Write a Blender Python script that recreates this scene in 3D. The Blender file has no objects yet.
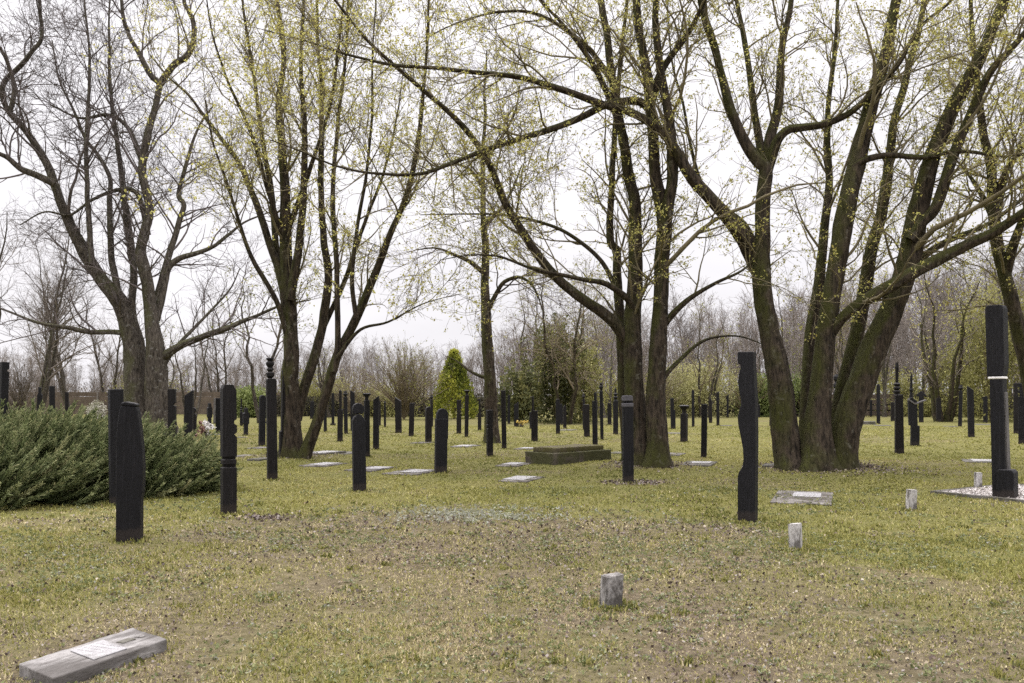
import bpy, bmesh, math
import numpy as np
from mathutils import Vector, Matrix

# ------------------------------------------------------------------ basics
F = 870.0          # focal length in pixels of a 1024 wide frame
HZ = 395.0         # horizon row
EYE = 1.6
C = bpy.context.scene.collection
SC = bpy.context.scene
PI = math.pi
R = np.random.default_rng


def depth_of(py):
    return EYE * F / (py - HZ)


def at(px, py, d):
    return np.array([(px - 512.0) / F * d, d, EYE + (HZ - py) / F * d])


def _hash(ix, iy, seed):
    n = (ix * 374761393 + iy * 668265263 + seed * 982451653) & 0x7fffffff
    n = ((n ^ (n >> 13)) * 1274126177) & 0x7fffffff
    return ((n ^ (n >> 16)) & 0xffff) / 65535.0


def vnoise(x, y, seed=0):
    x = np.asarray(x, float); y = np.asarray(y, float)
    ix = np.floor(x).astype(np.int64); iy = np.floor(y).astype(np.int64)
    fx = x - ix; fy = y - iy
    fx = fx * fx * (3 - 2 * fx); fy = fy * fy * (3 - 2 * fy)
    a = _hash(ix, iy, seed); b = _hash(ix + 1, iy, seed)
    c = _hash(ix, iy + 1, seed); d = _hash(ix + 1, iy + 1, seed)
    return (a * (1 - fx) + b * fx) * (1 - fy) + (c * (1 - fx) + d * fx) * fy


def fbm(x, y, seed=0, oct=4):
    s = 0; a = .5; t = 0
    for k in range(oct):
        s = s + a * vnoise(x * 2 ** k, y * 2 ** k, seed + k); t += a; a *= .55
    return s / t


def gz(x, y):
    """height of the lawn"""
    x = np.asarray(x, float); y = np.asarray(y, float)
    z = (fbm(x / 5.0, y / 5.0, 3, 3) - .5) * .07 * np.clip((y - 2) / 8, 0.15, 1)
    for (cx, cy, h, s) in ((6.6, 18.6, .13, 1.5), (2.95, 19.4, .12, 1.2), (-5.5, 22.2, .12, 1.2), (-13.8, 34.5, .12, 2.0)):
        z = z + h * np.exp(-((x - cx) ** 2 + (y - cy) ** 2) / (s * s))
    return z


def foot(px, py):
    """depth at which the lawn itself shows on row py of column px"""
    d = depth_of(py)
    for _ in range(12):
        d = (EYE - float(gz((px - 512.0) / F * d, d))) * F / (py - HZ)
    return d


def tag(o, label, cat, group=None, kind=None):
    o['label'] = label; o['category'] = cat
    if group: o['group'] = group
    if kind: o['kind'] = kind
    return o


def empty(name, loc):
    o = bpy.data.objects.new(name, None); C.objects.link(o)
    o.empty_display_size = .2
    o.location = loc
    return o


def link(name, me, parent=None, loc=None):
    o = bpy.data.objects.new(name, me); C.objects.link(o)
    if parent is not None: o.parent = parent
    if loc is not None: o.location = loc
    return o


def mesh_np(name, V, faces, mat, smooth=False, attrs=None):
    """faces: list of int arrays (n, k)"""
    me = bpy.data.meshes.new(name)
    V = np.asarray(V, np.float32)
    me.vertices.add(len(V)); me.vertices.foreach_set('co', V.ravel())
    faces = [f for f in faces if len(f)]
    nl = sum(f.size for f in faces); nf = sum(len(f) for f in faces)
    me.loops.add(nl); me.polygons.add(nf)
    me.loops.foreach_set('vertex_index', np.concatenate([f.ravel() for f in faces]).astype(np.int32))
    tot = np.concatenate([np.full(len(f), f.shape[1], np.int32) for f in faces])
    st = np.concatenate([[0], np.cumsum(tot)[:-1]]).astype(np.int32)
    me.polygons.foreach_set('loop_start', st)
    me.polygons.foreach_set('loop_total', tot)
    if smooth: me.polygons.foreach_set('use_smooth', np.ones(nf, bool))
    if attrs:
        for k, a in attrs.items():
            at_ = me.attributes.new(k, 'FLOAT', 'POINT'); at_.data.foreach_set('value', np.asarray(a, np.float32))
    me.materials.append(mat)
    me.update(calc_edges=True); me.validate()
    return me


class Acc:
    def __init__(s): s.V = []; s.F = {}; s.n = 0; s.A = []
    def add(s, V, faces, a=None):
        s.V.append(np.asarray(V, np.float32))
        for f in faces: s.F.setdefault(f.shape[1], []).append(f + s.n)
        s.A.append(np.zeros(len(V), np.float32) if a is None else a)
        s.n += len(V)
    def mesh(s, name, mat, off=(0, 0, 0), smooth=False, attr=None):
        V = np.concatenate(s.V) - np.asarray(off, np.float32)
        return mesh_np(name, V, [np.concatenate(v) for v in s.F.values()], mat, smooth,
                       {attr: np.concatenate(s.A)} if attr else None)


# ------------------------------------------------------------------ materials
def nt(name):
    m = bpy.data.materials.new(name); m.use_nodes = True
    t = m.node_tree
    return m, t, t.nodes['Principled BSDF']


def N(t, typ, **kw):
    n = t.nodes.new(typ)
    for k, v in kw.items():
        if k.startswith('i_'):
            n.inputs[int(k[2:])].default_value = v
        else: setattr(n, k, v)
    return n


def ramp(t, fac, stops):
    r = t.nodes.new('ShaderNodeValToRGB')
    el = r.color_ramp.elements
    while len(el) < len(stops): el.new(.5)
    for e, (p, c) in zip(el, stops):
        e.position = p; e.color = (*c, 1) if len(c) == 3 else c
    t.links.new(fac, r.inputs[0])
    return r.outputs[0]


def coords(t, scale=(1, 1, 1), kind='Object', loc=(0, 0, 0)):
    tc = t.nodes.new('ShaderNodeTexCoord'); mp = t.nodes.new('ShaderNodeMapping')
    mp.inputs['Scale'].default_value = scale; mp.inputs['Location'].default_value = loc
    t.links.new(tc.outputs[kind], mp.inputs[0])
    return mp.outputs[0]


def noise(t, vec, scale, detail=4, rough=.6):
    n = t.nodes.new('ShaderNodeTexNoise')
    n.inputs['Scale'].default_value = scale; n.inputs['Detail'].default_value = detail
    n.inputs['Roughness'].default_value = rough
    t.links.new(vec, n.inputs['Vector'])
    return n.outputs['Fac']


def mix(t, fac, a, b, mode='MIX'):
    n = t.nodes.new('ShaderNodeMix'); n.data_type = 'RGBA'; n.blend_type = mode
    for s, v in ((n.inputs[0], fac), (n.inputs[6], a), (n.inputs[7], b)):
        if hasattr(v, 'is_linked'): t.links.new(v, s)
        else: s.default_value = v if isinstance(v, float) else (*v, 1)
    return n.outputs[2]


def math_(t, op, a, b=0.0, clamp=False):
    n = t.nodes.new('ShaderNodeMath'); n.operation = op; n.use_clamp = clamp
    for s, v in ((n.inputs[0], a), (n.inputs[1], b)):
        if hasattr(v, 'is_linked'): t.links.new(v, s)
        else: s.default_value = v
    return n.outputs[0]


def bump(t, bs, h, strength, dist):
    b = t.nodes.new('ShaderNodeBump'); b.inputs['Strength'].default_value = strength
    b.inputs['Distance'].default_value = dist
    t.links.new(h, b.inputs['Height']); t.links.new(b.outputs[0], bs.inputs['Normal'])


def bark(name, dark, light, moss, moss_amt=.5, lichen=(.26, .25, .22)):
    m, t, b = nt(name)
    v = coords(t, (7, 7, 1.5)); v2 = coords(t, (1, 1, 1))
    n1 = noise(t, v, 2.6, 6, .68)
    n2 = noise(t, v2, 1.1, 4, .6)
    col = ramp(t, n1, [(.34, dark), (.66, light)])
    n4 = noise(t, v2, 9.0, 3, .6)
    lf = ramp(t, n4, [(.58, (0, 0, 0)), (.66, (1, 1, 1))])
    lf = math_(t, 'MULTIPLY', lf, ramp(t, n2, [(.40, (0,) * 3), (.6, (1,) * 3)]))
    col = mix(t, math_(t, 'MULTIPLY', lf, .62), col, lichen)
    # moss sits on the upper / one side of the bark
    ge = t.nodes.new('ShaderNodeNewGeometry'); sx = t.nodes.new('ShaderNodeSeparateXYZ')
    t.links.new(ge.outputs['Normal'], sx.inputs[0])
    side = math_(t, 'ADD', math_(t, 'MULTIPLY', sx.outputs[0], -.16), math_(t, 'MULTIPLY', sx.outputs[2], .28))
    mf = math_(t, 'ADD', n2, side)
    mfr = ramp(t, mf, [(.62 - .3 * moss_amt, (0, 0, 0)), (.82 - .3 * moss_amt, (1, 1, 1))])
    mfr = math_(t, 'MULTIPLY', mfr, ramp(t, n1, [(.3, (.35,) * 3), (.6, (1,) * 3)]))
    col = mix(t, mfr, col, moss)
    t.links.new(col, b.inputs['Base Color']); b.inputs['Roughness'].default_value = .95
    b.inputs['Specular IOR Level'].default_value = .15
    bump(t, b, n1, 1.0, .035)
    return m


def flat(name, col, rough=.85, var=.3, scale=6.0, spec=.25, bumpd=0.0):
    m, t, b = nt(name)
    v = coords(t)
    n1 = noise(t, v, scale, 5, .65)
    lo = tuple(c * (1 - var) for c in col); hi = tuple(c * (1 + var) for c in col)
    t.links.new(ramp(t, n1, [(.3, lo), (.7, hi)]), b.inputs['Base Color'])
    b.inputs['Roughness'].default_value = rough; b.inputs['Specular IOR Level'].default_value = spec
    if bumpd: bump(t, b, n1, .8, bumpd)
    return m


def leafmat(name, stops, trans=.4, attr='rnd'):
    m, t, b = nt(name)
    a = N(t, 'ShaderNodeAttribute', attribute_name=attr)
    col = ramp(t, a.outputs['Fac'], stops)
    t.links.new(col, b.inputs['Base Color']); b.inputs['Roughness'].default_value = .8
    b.inputs['Specular IOR Level'].default_value = .2
    tr = t.nodes.new('ShaderNodeBsdfTranslucent'); t.links.new(col, tr.inputs['Color'])
    ms = t.nodes.new('ShaderNodeMixShader'); ms.inputs[0].default_value = trans
    out = t.nodes['Material Output']
    t.links.new(b.outputs[0], ms.inputs[1]); t.links.new(tr.outputs[0], ms.inputs[2])
    t.links.new(ms.outputs[0], out.inputs['Surface'])
    return m


M = {}
M['bark_maple'] = bark('maple_bark', (.0065, .005, .004), (.078, .060, .043), (.042, .044, .011), .50, (.19, .175, .145))
M['bark_grey'] = bark('grey_bark', (.014, .011, .009), (.115, .098, .080), (.06, .06, .026), .40, (.3, .29, .27))
M['twig_maple'] = flat('maple_twigs', (.150, .126, .074), .9, .35, 3)
M['twig_grey'] = flat('grey_twigs', (.105, .087, .083), .9, .3, 3)
M['twig_far'] = flat('far_twigs', (.145, .122, .102), .95, .35, .6)
M['twig_wood_hazed'] = flat('hazed_wood_twigs', (.185, .158, .138), .95, .3, .15)  # distance haze painted in: far wood made paler instead of building air
M['twig_tan'] = flat('tan_twigs', (.17, .138, .092), .95, .35, 1.5)
M['twig_olive'] = flat('olive_twigs', (.12, .10, .055), .95, .35, 1.5)
M['bud'] = leafmat('spring_buds', [(0, (.30, .24, .07)), (.5, (.44, .42, .12)), (1, (.56, .54, .20))], .5)
M['bud_green'] = leafmat('green_buds', [(0, (.14, .14, .04)), (1, (.26, .27, .07))], .45)
M['thuja_gold'] = leafmat('gold_thuja_leaves', [(0, (.07, .09, .016)), (.5, (.235, .255, .04)), (1, (.46, .44, .075))], .35)
M['thuja_dark'] = leafmat('dark_thuja_leaves', [(0, (.04, .046, .018)), (.6, (.10, .105, .038)), (1, (.20, .185, .065))], .3)
M['shrub_green'] = leafmat('shrub_leaves', [(0, (.08, .105, .03)), (.6, (.19, .225, .075)), (1, (.29, .32, .13))], .35)
M['shrub_olive'] = leafmat('olive_leaves', [(0, (.12, .115, .035)), (.6, (.25, .24, .085)), (1, (.37, .35, .15))], .4)
M['willow'] = leafmat('willow_leaves', [(0, (.17, .165, .07)), (.6, (.34, .325, .14)), (1, (.48, .45, .22))], .45)
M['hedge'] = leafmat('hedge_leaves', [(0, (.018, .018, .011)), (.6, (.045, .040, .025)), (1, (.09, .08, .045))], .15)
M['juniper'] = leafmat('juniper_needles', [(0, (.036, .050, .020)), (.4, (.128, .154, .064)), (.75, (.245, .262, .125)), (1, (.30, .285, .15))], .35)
M['juniper_wood'] = flat('juniper_branches', (.07, .05, .035))
M['fence'] = flat('fence_boards', (.105, .082, .062), .9, .35, 2.0)
M['fence_post'] = flat('fence_posts', (.17, .15, .135), .9, .3, 2.0)


def tarred(name, base, light):
    m, t, b = nt(name)
    v = coords(t, (16, 16, 1.2)); v2 = coords(t, (3, 3, 2.2))
    n1 = noise(t, v, 3.0, 6, .7); n2 = noise(t, v2, 1.3, 4, .65)
    c = ramp(t, n1, [(.36, base), (.72, tuple(x * 2.8 for x in base))])
    n3 = noise(t, coords(t, (30, 30, .9)), 2.2, 5, .75)
    c = mix(t, ramp(t, n3, [(.56, (0, 0, 0)), (.72, (.75,) * 3)]), c, tuple(x * 2.0 for x in light))
    w = ramp(t, n2, [(.50, (0, 0, 0)), (.78, (1, 1, 1))])
    c = mix(t, math_(t, 'MULTIPLY', w, .35), c, light)
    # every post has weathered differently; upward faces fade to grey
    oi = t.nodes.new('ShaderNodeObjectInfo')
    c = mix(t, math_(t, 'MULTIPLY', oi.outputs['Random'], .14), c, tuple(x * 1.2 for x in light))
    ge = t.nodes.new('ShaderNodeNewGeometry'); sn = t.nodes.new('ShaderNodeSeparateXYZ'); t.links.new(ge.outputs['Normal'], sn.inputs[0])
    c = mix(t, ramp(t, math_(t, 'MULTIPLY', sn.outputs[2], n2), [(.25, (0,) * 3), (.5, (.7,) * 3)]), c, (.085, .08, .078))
    # soil splashed on the foot
    tc = t.nodes.new('ShaderNodeTexCoord'); sx = t.nodes.new('ShaderNodeSeparateXYZ')
    t.links.new(tc.outputs['Object'], sx.inputs[0])
    g = math_(t, 'ADD', sx.outputs[2], math_(t, 'MULTIPLY', n2, -.22))
    gf = ramp(t, g, [(.0, (.4,) * 3), (.05, (0, 0, 0))])
    c = mix(t, gf, c, (.05, .038, .030))
    t.links.new(c, b.inputs['Base Color'])
    b.inputs['Roughness'].default_value = .68; b.inputs['Specular IOR Level'].default_value = .22
    bump(t, b, math_(t, 'ADD', n1, math_(t, 'MULTIPLY', n3, .8)), 1.0, .022)
    return m


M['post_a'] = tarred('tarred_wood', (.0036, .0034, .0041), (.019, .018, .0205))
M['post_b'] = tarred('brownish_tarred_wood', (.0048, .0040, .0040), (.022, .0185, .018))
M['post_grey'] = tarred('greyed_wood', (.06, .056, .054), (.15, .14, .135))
M['post_band'] = flat('weathered_band', (.07, .066, .072), .8, .35, 20)
M['white_paint'] = flat('white_paint', (.72, .70, .68), .6, .12, 20)


def stone(name, a, b_, moss=(.05, .05, .03), mossamt=.3, scale=7.0, st=(1, 1, 1)):
    m, t, b = nt(name)
    v = coords(t, st)
    n1 = noise(t, v, scale, 7, .72); n2 = noise(t, v, scale * .35, 4, .6); n3 = noise(t, v, scale * 9, 3, .6)
    c = ramp(t, n1, [(.3, a), (.7, b_)])
    mf = ramp(t, n2, [(.62 - .3 * mossamt, (0, 0, 0)), (.78 - .3 * mossamt, (1, 1, 1))])
    c = mix(t, math_(t, 'MULTIPLY', mf, .8), c, moss)
    c = mix(t, .35, c, ramp(t, n3, [(.3, (.5,) * 3), (.7, (1.0,) * 3)]), 'MULTIPLY')
    t.links.new(c, b.inputs['Base Color']); b.inputs['Roughness'].default_value = .92
    b.inputs['Specular IOR Level'].default_value = .2
    bump(t, b, math_(t, 'ADD', n1, math_(t, 'MULTIPLY', n3, .4)), .8, .012)
    return m


M['concrete'] = stone('grey_concrete', (.10, .09, .08), (.27, .25, .23), (.048, .040, .032), .74)
M['concrete_pale'] = stone('pale_concrete', (.085, .078, .068), (.18, .168, .15), (.06, .056, .036), .6)
M['plaque'] = stone('white_plaque', (.26, .25, .25), (.40, .39, .39), (.17, .16, .15), .35, 16)
M['slab_worn'] = stone('worn_slab_concrete', (.11, .102, .096), (.38, .36, .345), (.055, .048, .042), .70, 13.0, (1.3, .35, 1))
M['mossy'] = stone('mossy_stone', (.045, .038, .030), (.13, .11, .085), (.050, .052, .016), .85)
M['mossy_cap'] = stone('mossy_cap_stone', (.06, .05, .036), (.14, .115, .08), (.085, .078, .022), .8)
M['stake'] = stone('worn_whitewash', (.30, .28, .265), (.62, .60, .58), (.05, .042, .034), .62, 40, (1, 1, .45))
M['stake_dark'] = stone('worn_dark_stone', (.06, .053, .048), (.40, .38, .36), (.042, .036, .03), .72, 32, (1, 1, .6))
M['gravel'] = stone('pale_gravel', (.34, .31, .29), (.62, .58, .55), (.22, .20, .18), .4, 18)
M['letter'] = flat('engraved_marks', (.20, .19, .19), .8, .3, 30)
# ------------------------------------------------------------------ tubes and branches
def unit(v):
    return v / np.maximum(np.linalg.norm(v, axis=-1, keepdims=True), 1e-9)


def tubes(P, Rd, sides, rough=0.0, seed=0, root_z=None):
    """P (N,k,3), Rd (N,k) -> verts, [quads]"""
    n, k, _ = P.shape
    T = unit(np.gradient(P, axis=1))
    T0 = unit(P[:, -1] - P[:, 0])
    ref = np.where(np.abs(T0[:, 2:3]) < .8, np.array([[0, 0, 1.0]]), np.array([[1.0, 0, 0]]))[:, None, :]
    u = unit(np.cross(T, np.broadcast_to(ref, T.shape))); v = np.cross(T, u)
    a = np.arange(sides) * 2 * PI / sides
    rr = Rd[:, :, None] * np.ones(sides)
    if rough > 0:
        s = np.cumsum(np.linalg.norm(np.diff(P, axis=1, prepend=P[:, :1]), axis=2), axis=1)
        an = np.cos(a)[None, None, :] * 1.7 + 5; bn = np.sin(a)[None, None, :] * 1.7
        w = fbm(an + s[:, :, None] * .55, bn + s[:, :, None] * .85 + seed, seed + 11, 4) - .5
        w2 = fbm(an * 3.3 + seed, bn * 3.3 + s[:, :, None] * 1.6, seed + 31, 3) - .5
        rr = rr * (1 + rough * (2.0 * w + 1.1 * w2))
    if root_z is not None:      # spreading root buttresses
        h = np.maximum(P[:, :, 2] - root_z, 0)[:, :, None]
        lob = np.maximum(np.cos(a * 3 + seed)[None, None], 0) ** 2 * .5 + np.maximum(np.cos(a * 2 + 1.7 * seed)[None, None], 0) ** 2 * .4
        rr = rr * (1 + lob * (.50 * np.exp(-h / .13) + .12 * np.exp(-h / .5)))
    V = P[:, :, None, :] + rr[..., None] * (np.cos(a)[None, None, :, None] * u[:, :, None, :] + np.sin(a)[None, None, :, None] * v[:, :, None, :])
    b = (np.arange(n) * k * sides)[:, None, None] + (np.arange(k - 1) * sides)[None, :, None] + np.arange(sides)[None, None, :]
    j = (np.arange(sides) + 1) % sides - np.arange(sides)
    q = np.stack([b, b + j, b + sides + j, b + sides], -1).reshape(-1, 4)
    return V.reshape(-1, 3), q


def resample(P, k):
    P = np.asarray(P, float)
    # Catmull-Rom, then even spacing
    Q = np.vstack([2 * P[0] - P[1], P, 2 * P[-1] - P[-2]])
    out = []
    for i in range(1, len(Q) - 2):
        t = np.linspace(0, 1, 14, endpoint=False)[:, None]
        p0, p1, p2, p3 = Q[i - 1], Q[i], Q[i + 1], Q[i + 2]
        out.append(.5 * ((2 * p1) + (-p0 + p2) * t + (2 * p0 - 5 * p1 + 4 * p2 - p3) * t ** 2 + (-p0 + 3 * p1 - 3 * p2 + p3) * t ** 3))
    out = np.vstack(out + [P[-1:]])
    s = np.concatenate([[0], np.cumsum(np.linalg.norm(np.diff(out, axis=0), axis=1))])
    g = np.linspace(0, s[-1], k)
    return np.stack([np.interp(g, s, out[:, i]) for i in range(out.shape[1])], 1)


def spawn(P, Rd, rng, per_len, tmin, length, ang, up, k=6, rfac=.6, rmin=.003, wig=.12, trop=.05, tip=.25, shrink=.6, zmin=None, bias=None):
    n, K, _ = P.shape
    ln = np.linalg.norm(np.diff(P, axis=1), axis=2).sum(1)
    cnt = rng.poisson(np.maximum(per_len * ln * (1 - tmin), 0)) + 1
    idx = np.repeat(np.arange(n), cnt)
    t = tmin + (1 - tmin) * rng.random(len(idx)) ** .9
    f = t * (K - 1); i0 = np.minimum(f.astype(int), K - 2); w = (f - i0)[:, None]
    p = P[idx, i0] * (1 - w) + P[idx, i0 + 1] * w
    T = unit(P[idx, i0 + 1] - P[idx, i0])
    r = Rd[idx, i0] * (1 - w[:, 0]) + Rd[idx, i0 + 1] * w[:, 0]
    if zmin is not None:
        keep = p[:, 2] > zmin
        p, T, r, t = p[keep], T[keep], r[keep], t[keep]
    m = len(p)
    q = rng.normal(size=(m, 3)); q -= (q * T).sum(1, keepdims=True) * T; q = unit(q)
    a = np.radians(ang * (0.6 + .8 * rng.random(m)))[:, None]
    d = np.cos(a) * T + np.sin(a) * q; d[:, 2] += up
    if bias is not None: d = d + bias
    d = unit(d)
    L = length * (.5 + .9 * rng.random(m)) * (1.1 - shrink * t)
    r0 = np.maximum(np.minimum(r * rfac, L * .016 + .002), rmin)
    pts = [p]; 
    for s in range(k - 1):
        d = d + wig * rng.normal(size=(m, 3)); d[:, 2] += trop; d = unit(d)
        pts.append(pts[-1] + d * (L / (k - 1))[:, None])
    PP = np.stack(pts, 1)
    RR = np.maximum(r0[:, None] * np.linspace(1, tip, k)[None, :], rmin * .6)
    return PP, RR


def leafq(cent, rng, size, attr=None, ax=None, asp=.6):
    m = len(cent)
    u = unit(rng.normal(size=(m, 3))) if ax is None else unit(ax + .35 * rng.normal(size=(m, 3)))
    q = rng.normal(size=(m, 3)); v = unit(np.cross(u, q))
    s = size * (.55 + .9 * rng.random((m, 1)))
    V = np.stack([cent - u * s, cent + v * s * asp, cent + u * s, cent - v * s * asp], 1).reshape(-1, 3)
    q = np.arange(m * 4).reshape(m, 4)
    a = np.repeat(rng.random(m) if attr is None else attr, 4)
    return V, q, a


def alongpts(P, rng, per, lo=.25):
    n, k, _ = P.shape
    idx = np.repeat(np.arange(n), per)
    f = (lo + (1 - lo) * rng.random(len(idx))) * (k - 1)
    i0 = np.minimum(f.astype(int), k - 2); w = (f - i0)[:, None]
    return P[idx, i0] * (1 - w) + P[idx, i0 + 1] * w


def rad_profile(P, r, flare=0.0, base=0.0):
    rr = r.copy()
    if flare:
        h = P[:, 2] - base
        rr = rr * (1 + flare * np.exp(-np.maximum(h, 0) / .35))
    return rr


def rs_k(src, k):
    P, Rd = src; K = P.shape[1]
    f = np.linspace(0, K - 1, k); i0 = np.minimum(f.astype(int), K - 2); w = f - i0
    return P[:, i0] * (1 - w)[None, :, None] + P[:, i0 + 1] * w[None, :, None], Rd[:, i0] * (1 - w)[None] + Rd[:, i0 + 1] * w[None]


def hero_tree(name, label, cat, px, py, stems, barkm, twigm, leafm, seed, lv, leaf, group=None, zmin=1.8, d0=None, rs=1.0):
    """stems: list of dict(p=[(px,py)...], r=(r0px,r1px) or list, d=(dd0,dd1), of=parent index or None)"""
    rng = R(seed)
    D = d0 or foot(px, py)
    base = np.array([(px - 512) / F * D, D, 0.0]); base[2] = float(gz(base[0], base[1]))
    root = empty(name, base)
    tag(root, label, cat, group)
    objs = []; P0 = []; R0 = []
    for i, s in enumerate(stems):
        pp = np.array(s['p'], float); n = len(pp)
        cl = np.concatenate([[0], np.cumsum(np.linalg.norm(np.diff(pp, axis=0), axis=1))]); cl /= cl[-1]
        dd = D + np.interp(cl, np.linspace(0, 1, len(s['d'])), s['d'])
        W = np.array([at(a, b, c) for (a, b), c in zip(pp, dd)])
        rp = s['r']; rw = np.interp(cl, np.linspace(0, 1, len(rp)), rp) / F * dd * np.interp(cl, [0, .35, 1], [1, .84, .46]) * rs
        ground = s.get('of') is None
        if ground:
            W[0, 2] = float(gz(W[0, 0], W[0, 1])) - .12
        L = np.linalg.norm(np.diff(W, axis=0), axis=1).sum()
        k = int(np.clip(L / .11, 16, 120))
        Q = resample(np.hstack([W, rw[:, None]]), k)
        PP, RR = Q[:, :3], Q[:, 3]
        if s.get('wob', 1):
            t = np.linspace(0, 1, k)
            amp = .05 * L / 6 * s.get('wob', 1)
            PP = PP + amp * np.stack([fbm(t * L * .6 + i * 7.3, t * 0 + seed, 5, 3) - .5, 1.8 * (fbm(t * L * .5 + i * 3.1, t * 0 + seed, 9, 3) - .5), 0 * t], 1) * np.minimum(t * 4, 1)[:, None]
        RR = rad_profile(PP, RR, s.get('flare', .16) if ground else 0, base[2])
        sides = 22 if rw[0] > .1 else (12 if rw[0] > .05 else 8)
        V, q = tubes(PP[None], RR[None], sides, .21 if rw[0] > .06 else .11, seed + i, root_z=base[2] if ground and rw[0] > .06 else None)
        par = root if ground else objs[s['of']]
        me = mesh_np('stem' if ground else 'limb', V - base, [q], barkm, True)
        nm = 'limb' if not ground else ('stem' if sum(1 for x in stems if x.get('of') is None) > 1 else 'trunk')
        # parts hang under a stem, never deeper
        if not ground:
            while par.parent is not root: par = par.parent
        o = link(nm, me, par)
        objs.append(o)
        k2 = 24
        P0.append(resample(PP, k2)); R0.append(np.interp(np.linspace(0, 1, k2), np.linspace(0, 1, k), RR))
    P0 = np.stack(P0); R0 = np.stack(R0)
    acc = Acc(); leafP = []
    src = (P0, R0)
    for li, l in enumerate(lv):
        l = dict(l); sides = l.pop('sides'); lf = l.pop('leaf', 0); mg = l.pop('merge', 0)
        B = spawn(*src, rng, **l)
        V, q = tubes(B[0], B[1], sides); acc.add(V, [q])
        if lf: leafP.append(alongpts(B[0], rng, lf, .3))
        if mg:
            a, b = rs_k(src, 14), rs_k(B, 14)
            B = (np.concatenate([a[0], b[0]]), np.concatenate([a[1], b[1]]))
        src = B
    crown = link('crown', acc.mesh('crown', twigm, base, True), root)
    if leaf and leafP:
        c = np.concatenate(leafP)
        if leaf.get('zmin'): c = c[c[:, 2] > leaf['zmin']]
        cs = np.repeat(c, leaf['n'], 0); cs = cs + rng.normal(size=cs.shape) * leaf['spread']
        V, q, a = leafq(cs, rng, leaf['size'])
        a2 = Acc(); a2.add(V, [q], a)
        link('leaves', a2.mesh('leaves', leafm, base, False, 'rnd'), crown)
    return root


# proto trees built at the origin, for the far trees
def grow_arrays(seed, H, nst, spread, lv, r0=.11, leaf=None, lean=.0, tri=3, base_r=.25):
    rng = R(seed)
    k = 16
    ang = rng.random(nst) * 2 * PI
    st = []; rr = []
    for i in range(nst):
        h = H * (.75 + .3 * rng.random())
        t = np.linspace(0, 1, k)
        dx = np.cos(ang[i]) * spread * (t ** .8) * H; dy = np.sin(ang[i]) * spread * (t ** .8) * H
        dx += (fbm(t * 4 + i * 9, t * 0 + seed, 2, 3) - .5) * H * .12 * t ** .5
        dy += (fbm(t * 4 + i * 5, t * 0 + seed, 6, 3) - .5) * H * .12 * t ** .5
        st.append(np.stack([dx + np.cos(ang[i]) * base_r * (nst > 1), dy + np.sin(ang[i]) * base_r * (nst > 1), t * h - .15], 1))
        rr.append(r0 * (1 - t * .88) * (1 + .5 * np.exp(-t * h / .4)))
    P = np.stack(st); Rd = np.stack(rr)
    trunk = tubes(P, Rd, 7, .12, seed)
    tw = Acc(); lp = []; src = (P, Rd)
    for l in lv:
        l = dict(l); s = l.pop('sides'); lf = l.pop('leaf', 0)
        B = spawn(*src, rng, **l)
        V, q = tubes(B[0], B[1], s); tw.add(V, [q])
        if lf: lp.append(alongpts(B[0], rng, lf, .2))
        src = B
    return trunk, tw, (np.concatenate(lp) if lp else None), rng


def far_tree(name, trunk, tw, leafpts, rng, barkm, twigm, leafm=None, size=.05, n=2, spread=.05):
    root = empty(name, (0, 0, 0))
    link('trunk', mesh_np('trunk', trunk[0], [trunk[1]], barkm, True), root)
    cr = link('crown', tw.mesh('crown', twigm, smooth=True), root)
    if leafm is not None and leafpts is not None:
        cs = np.repeat(leafpts, n, 0); cs = cs + rng.normal(size=cs.shape) * spread
        V, q, a = leafq(cs, rng, size); A = Acc(); A.add(V, [q], a)
        link('leaves', A.mesh('leaves', leafm, attr='rnd'), cr)
    return root


def dup(root, loc, rz, sc, label, cat=None, group=None):
    r = root.copy(); C.objects.link(r); r.location = loc; r.rotation_euler = (0, 0, rz); r.scale = sc
    for k in ('label', 'category', 'group'):
        if k in r: del r[k]
    tag(r, label, cat or root['category'], group)
    for ch in list(root.children):
        c = ch.copy(); C.objects.link(c); c.parent = r
        for g in list(ch.children):
            d = g.copy(); C.objects.link(d); d.parent = c
    return r
# ------------------------------------------------------------------ camera, sky, sun
cam = bpy.data.cameras.new('camera'); co = bpy.data.objects.new('camera', cam); C.objects.link(co)
co.location = (0, 0, EYE); co.rotation_euler = (PI / 2, 0, 0)
cam.sensor_fit = 'HORIZONTAL'; cam.sensor_width = 36; cam.lens = 36 * F / 1024
cam.shift_y = (HZ - 341.5) / 1024
cam.clip_start = .1; cam.clip_end = 2000
SC.camera = co

SUN_EL, SUN_AZ = math.radians(48), math.radians(-60)     # azimuth from +Y towards +X
w = bpy.data.worlds.new('World'); SC.world = w; w.use_nodes = True
t = w.node_tree; bg = t.nodes['Background']
sk = t.nodes.new('ShaderNodeTexSky'); sk.sky_type = 'NISHITA'; sk.sun_disc = False
sk.sun_elevation = SUN_EL; sk.sun_rotation = SUN_AZ; sk.dust_density = 4
hs = t.nodes.new('ShaderNodeHueSaturation'); hs.inputs['Saturation'].default_value = .12
t.links.new(sk.outputs[0], hs.inputs['Color'])
tc = t.nodes.new('ShaderNodeTexCoord'); sx = t.nodes.new('ShaderNodeSeparateXYZ')
t.links.new(tc.outputs['Generated'], sx.inputs[0])
z = math_(t, 'MAXIMUM', sx.outputs[2], 0.0)
mp = t.nodes.new('ShaderNodeMapping'); mp.inputs['Scale'].default_value = (1, 1, 3.2)
t.links.new(tc.outputs['Generated'], mp.inputs[0])
cn = noise(t, mp.outputs[0], 2.3, 5, .55)
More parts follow.
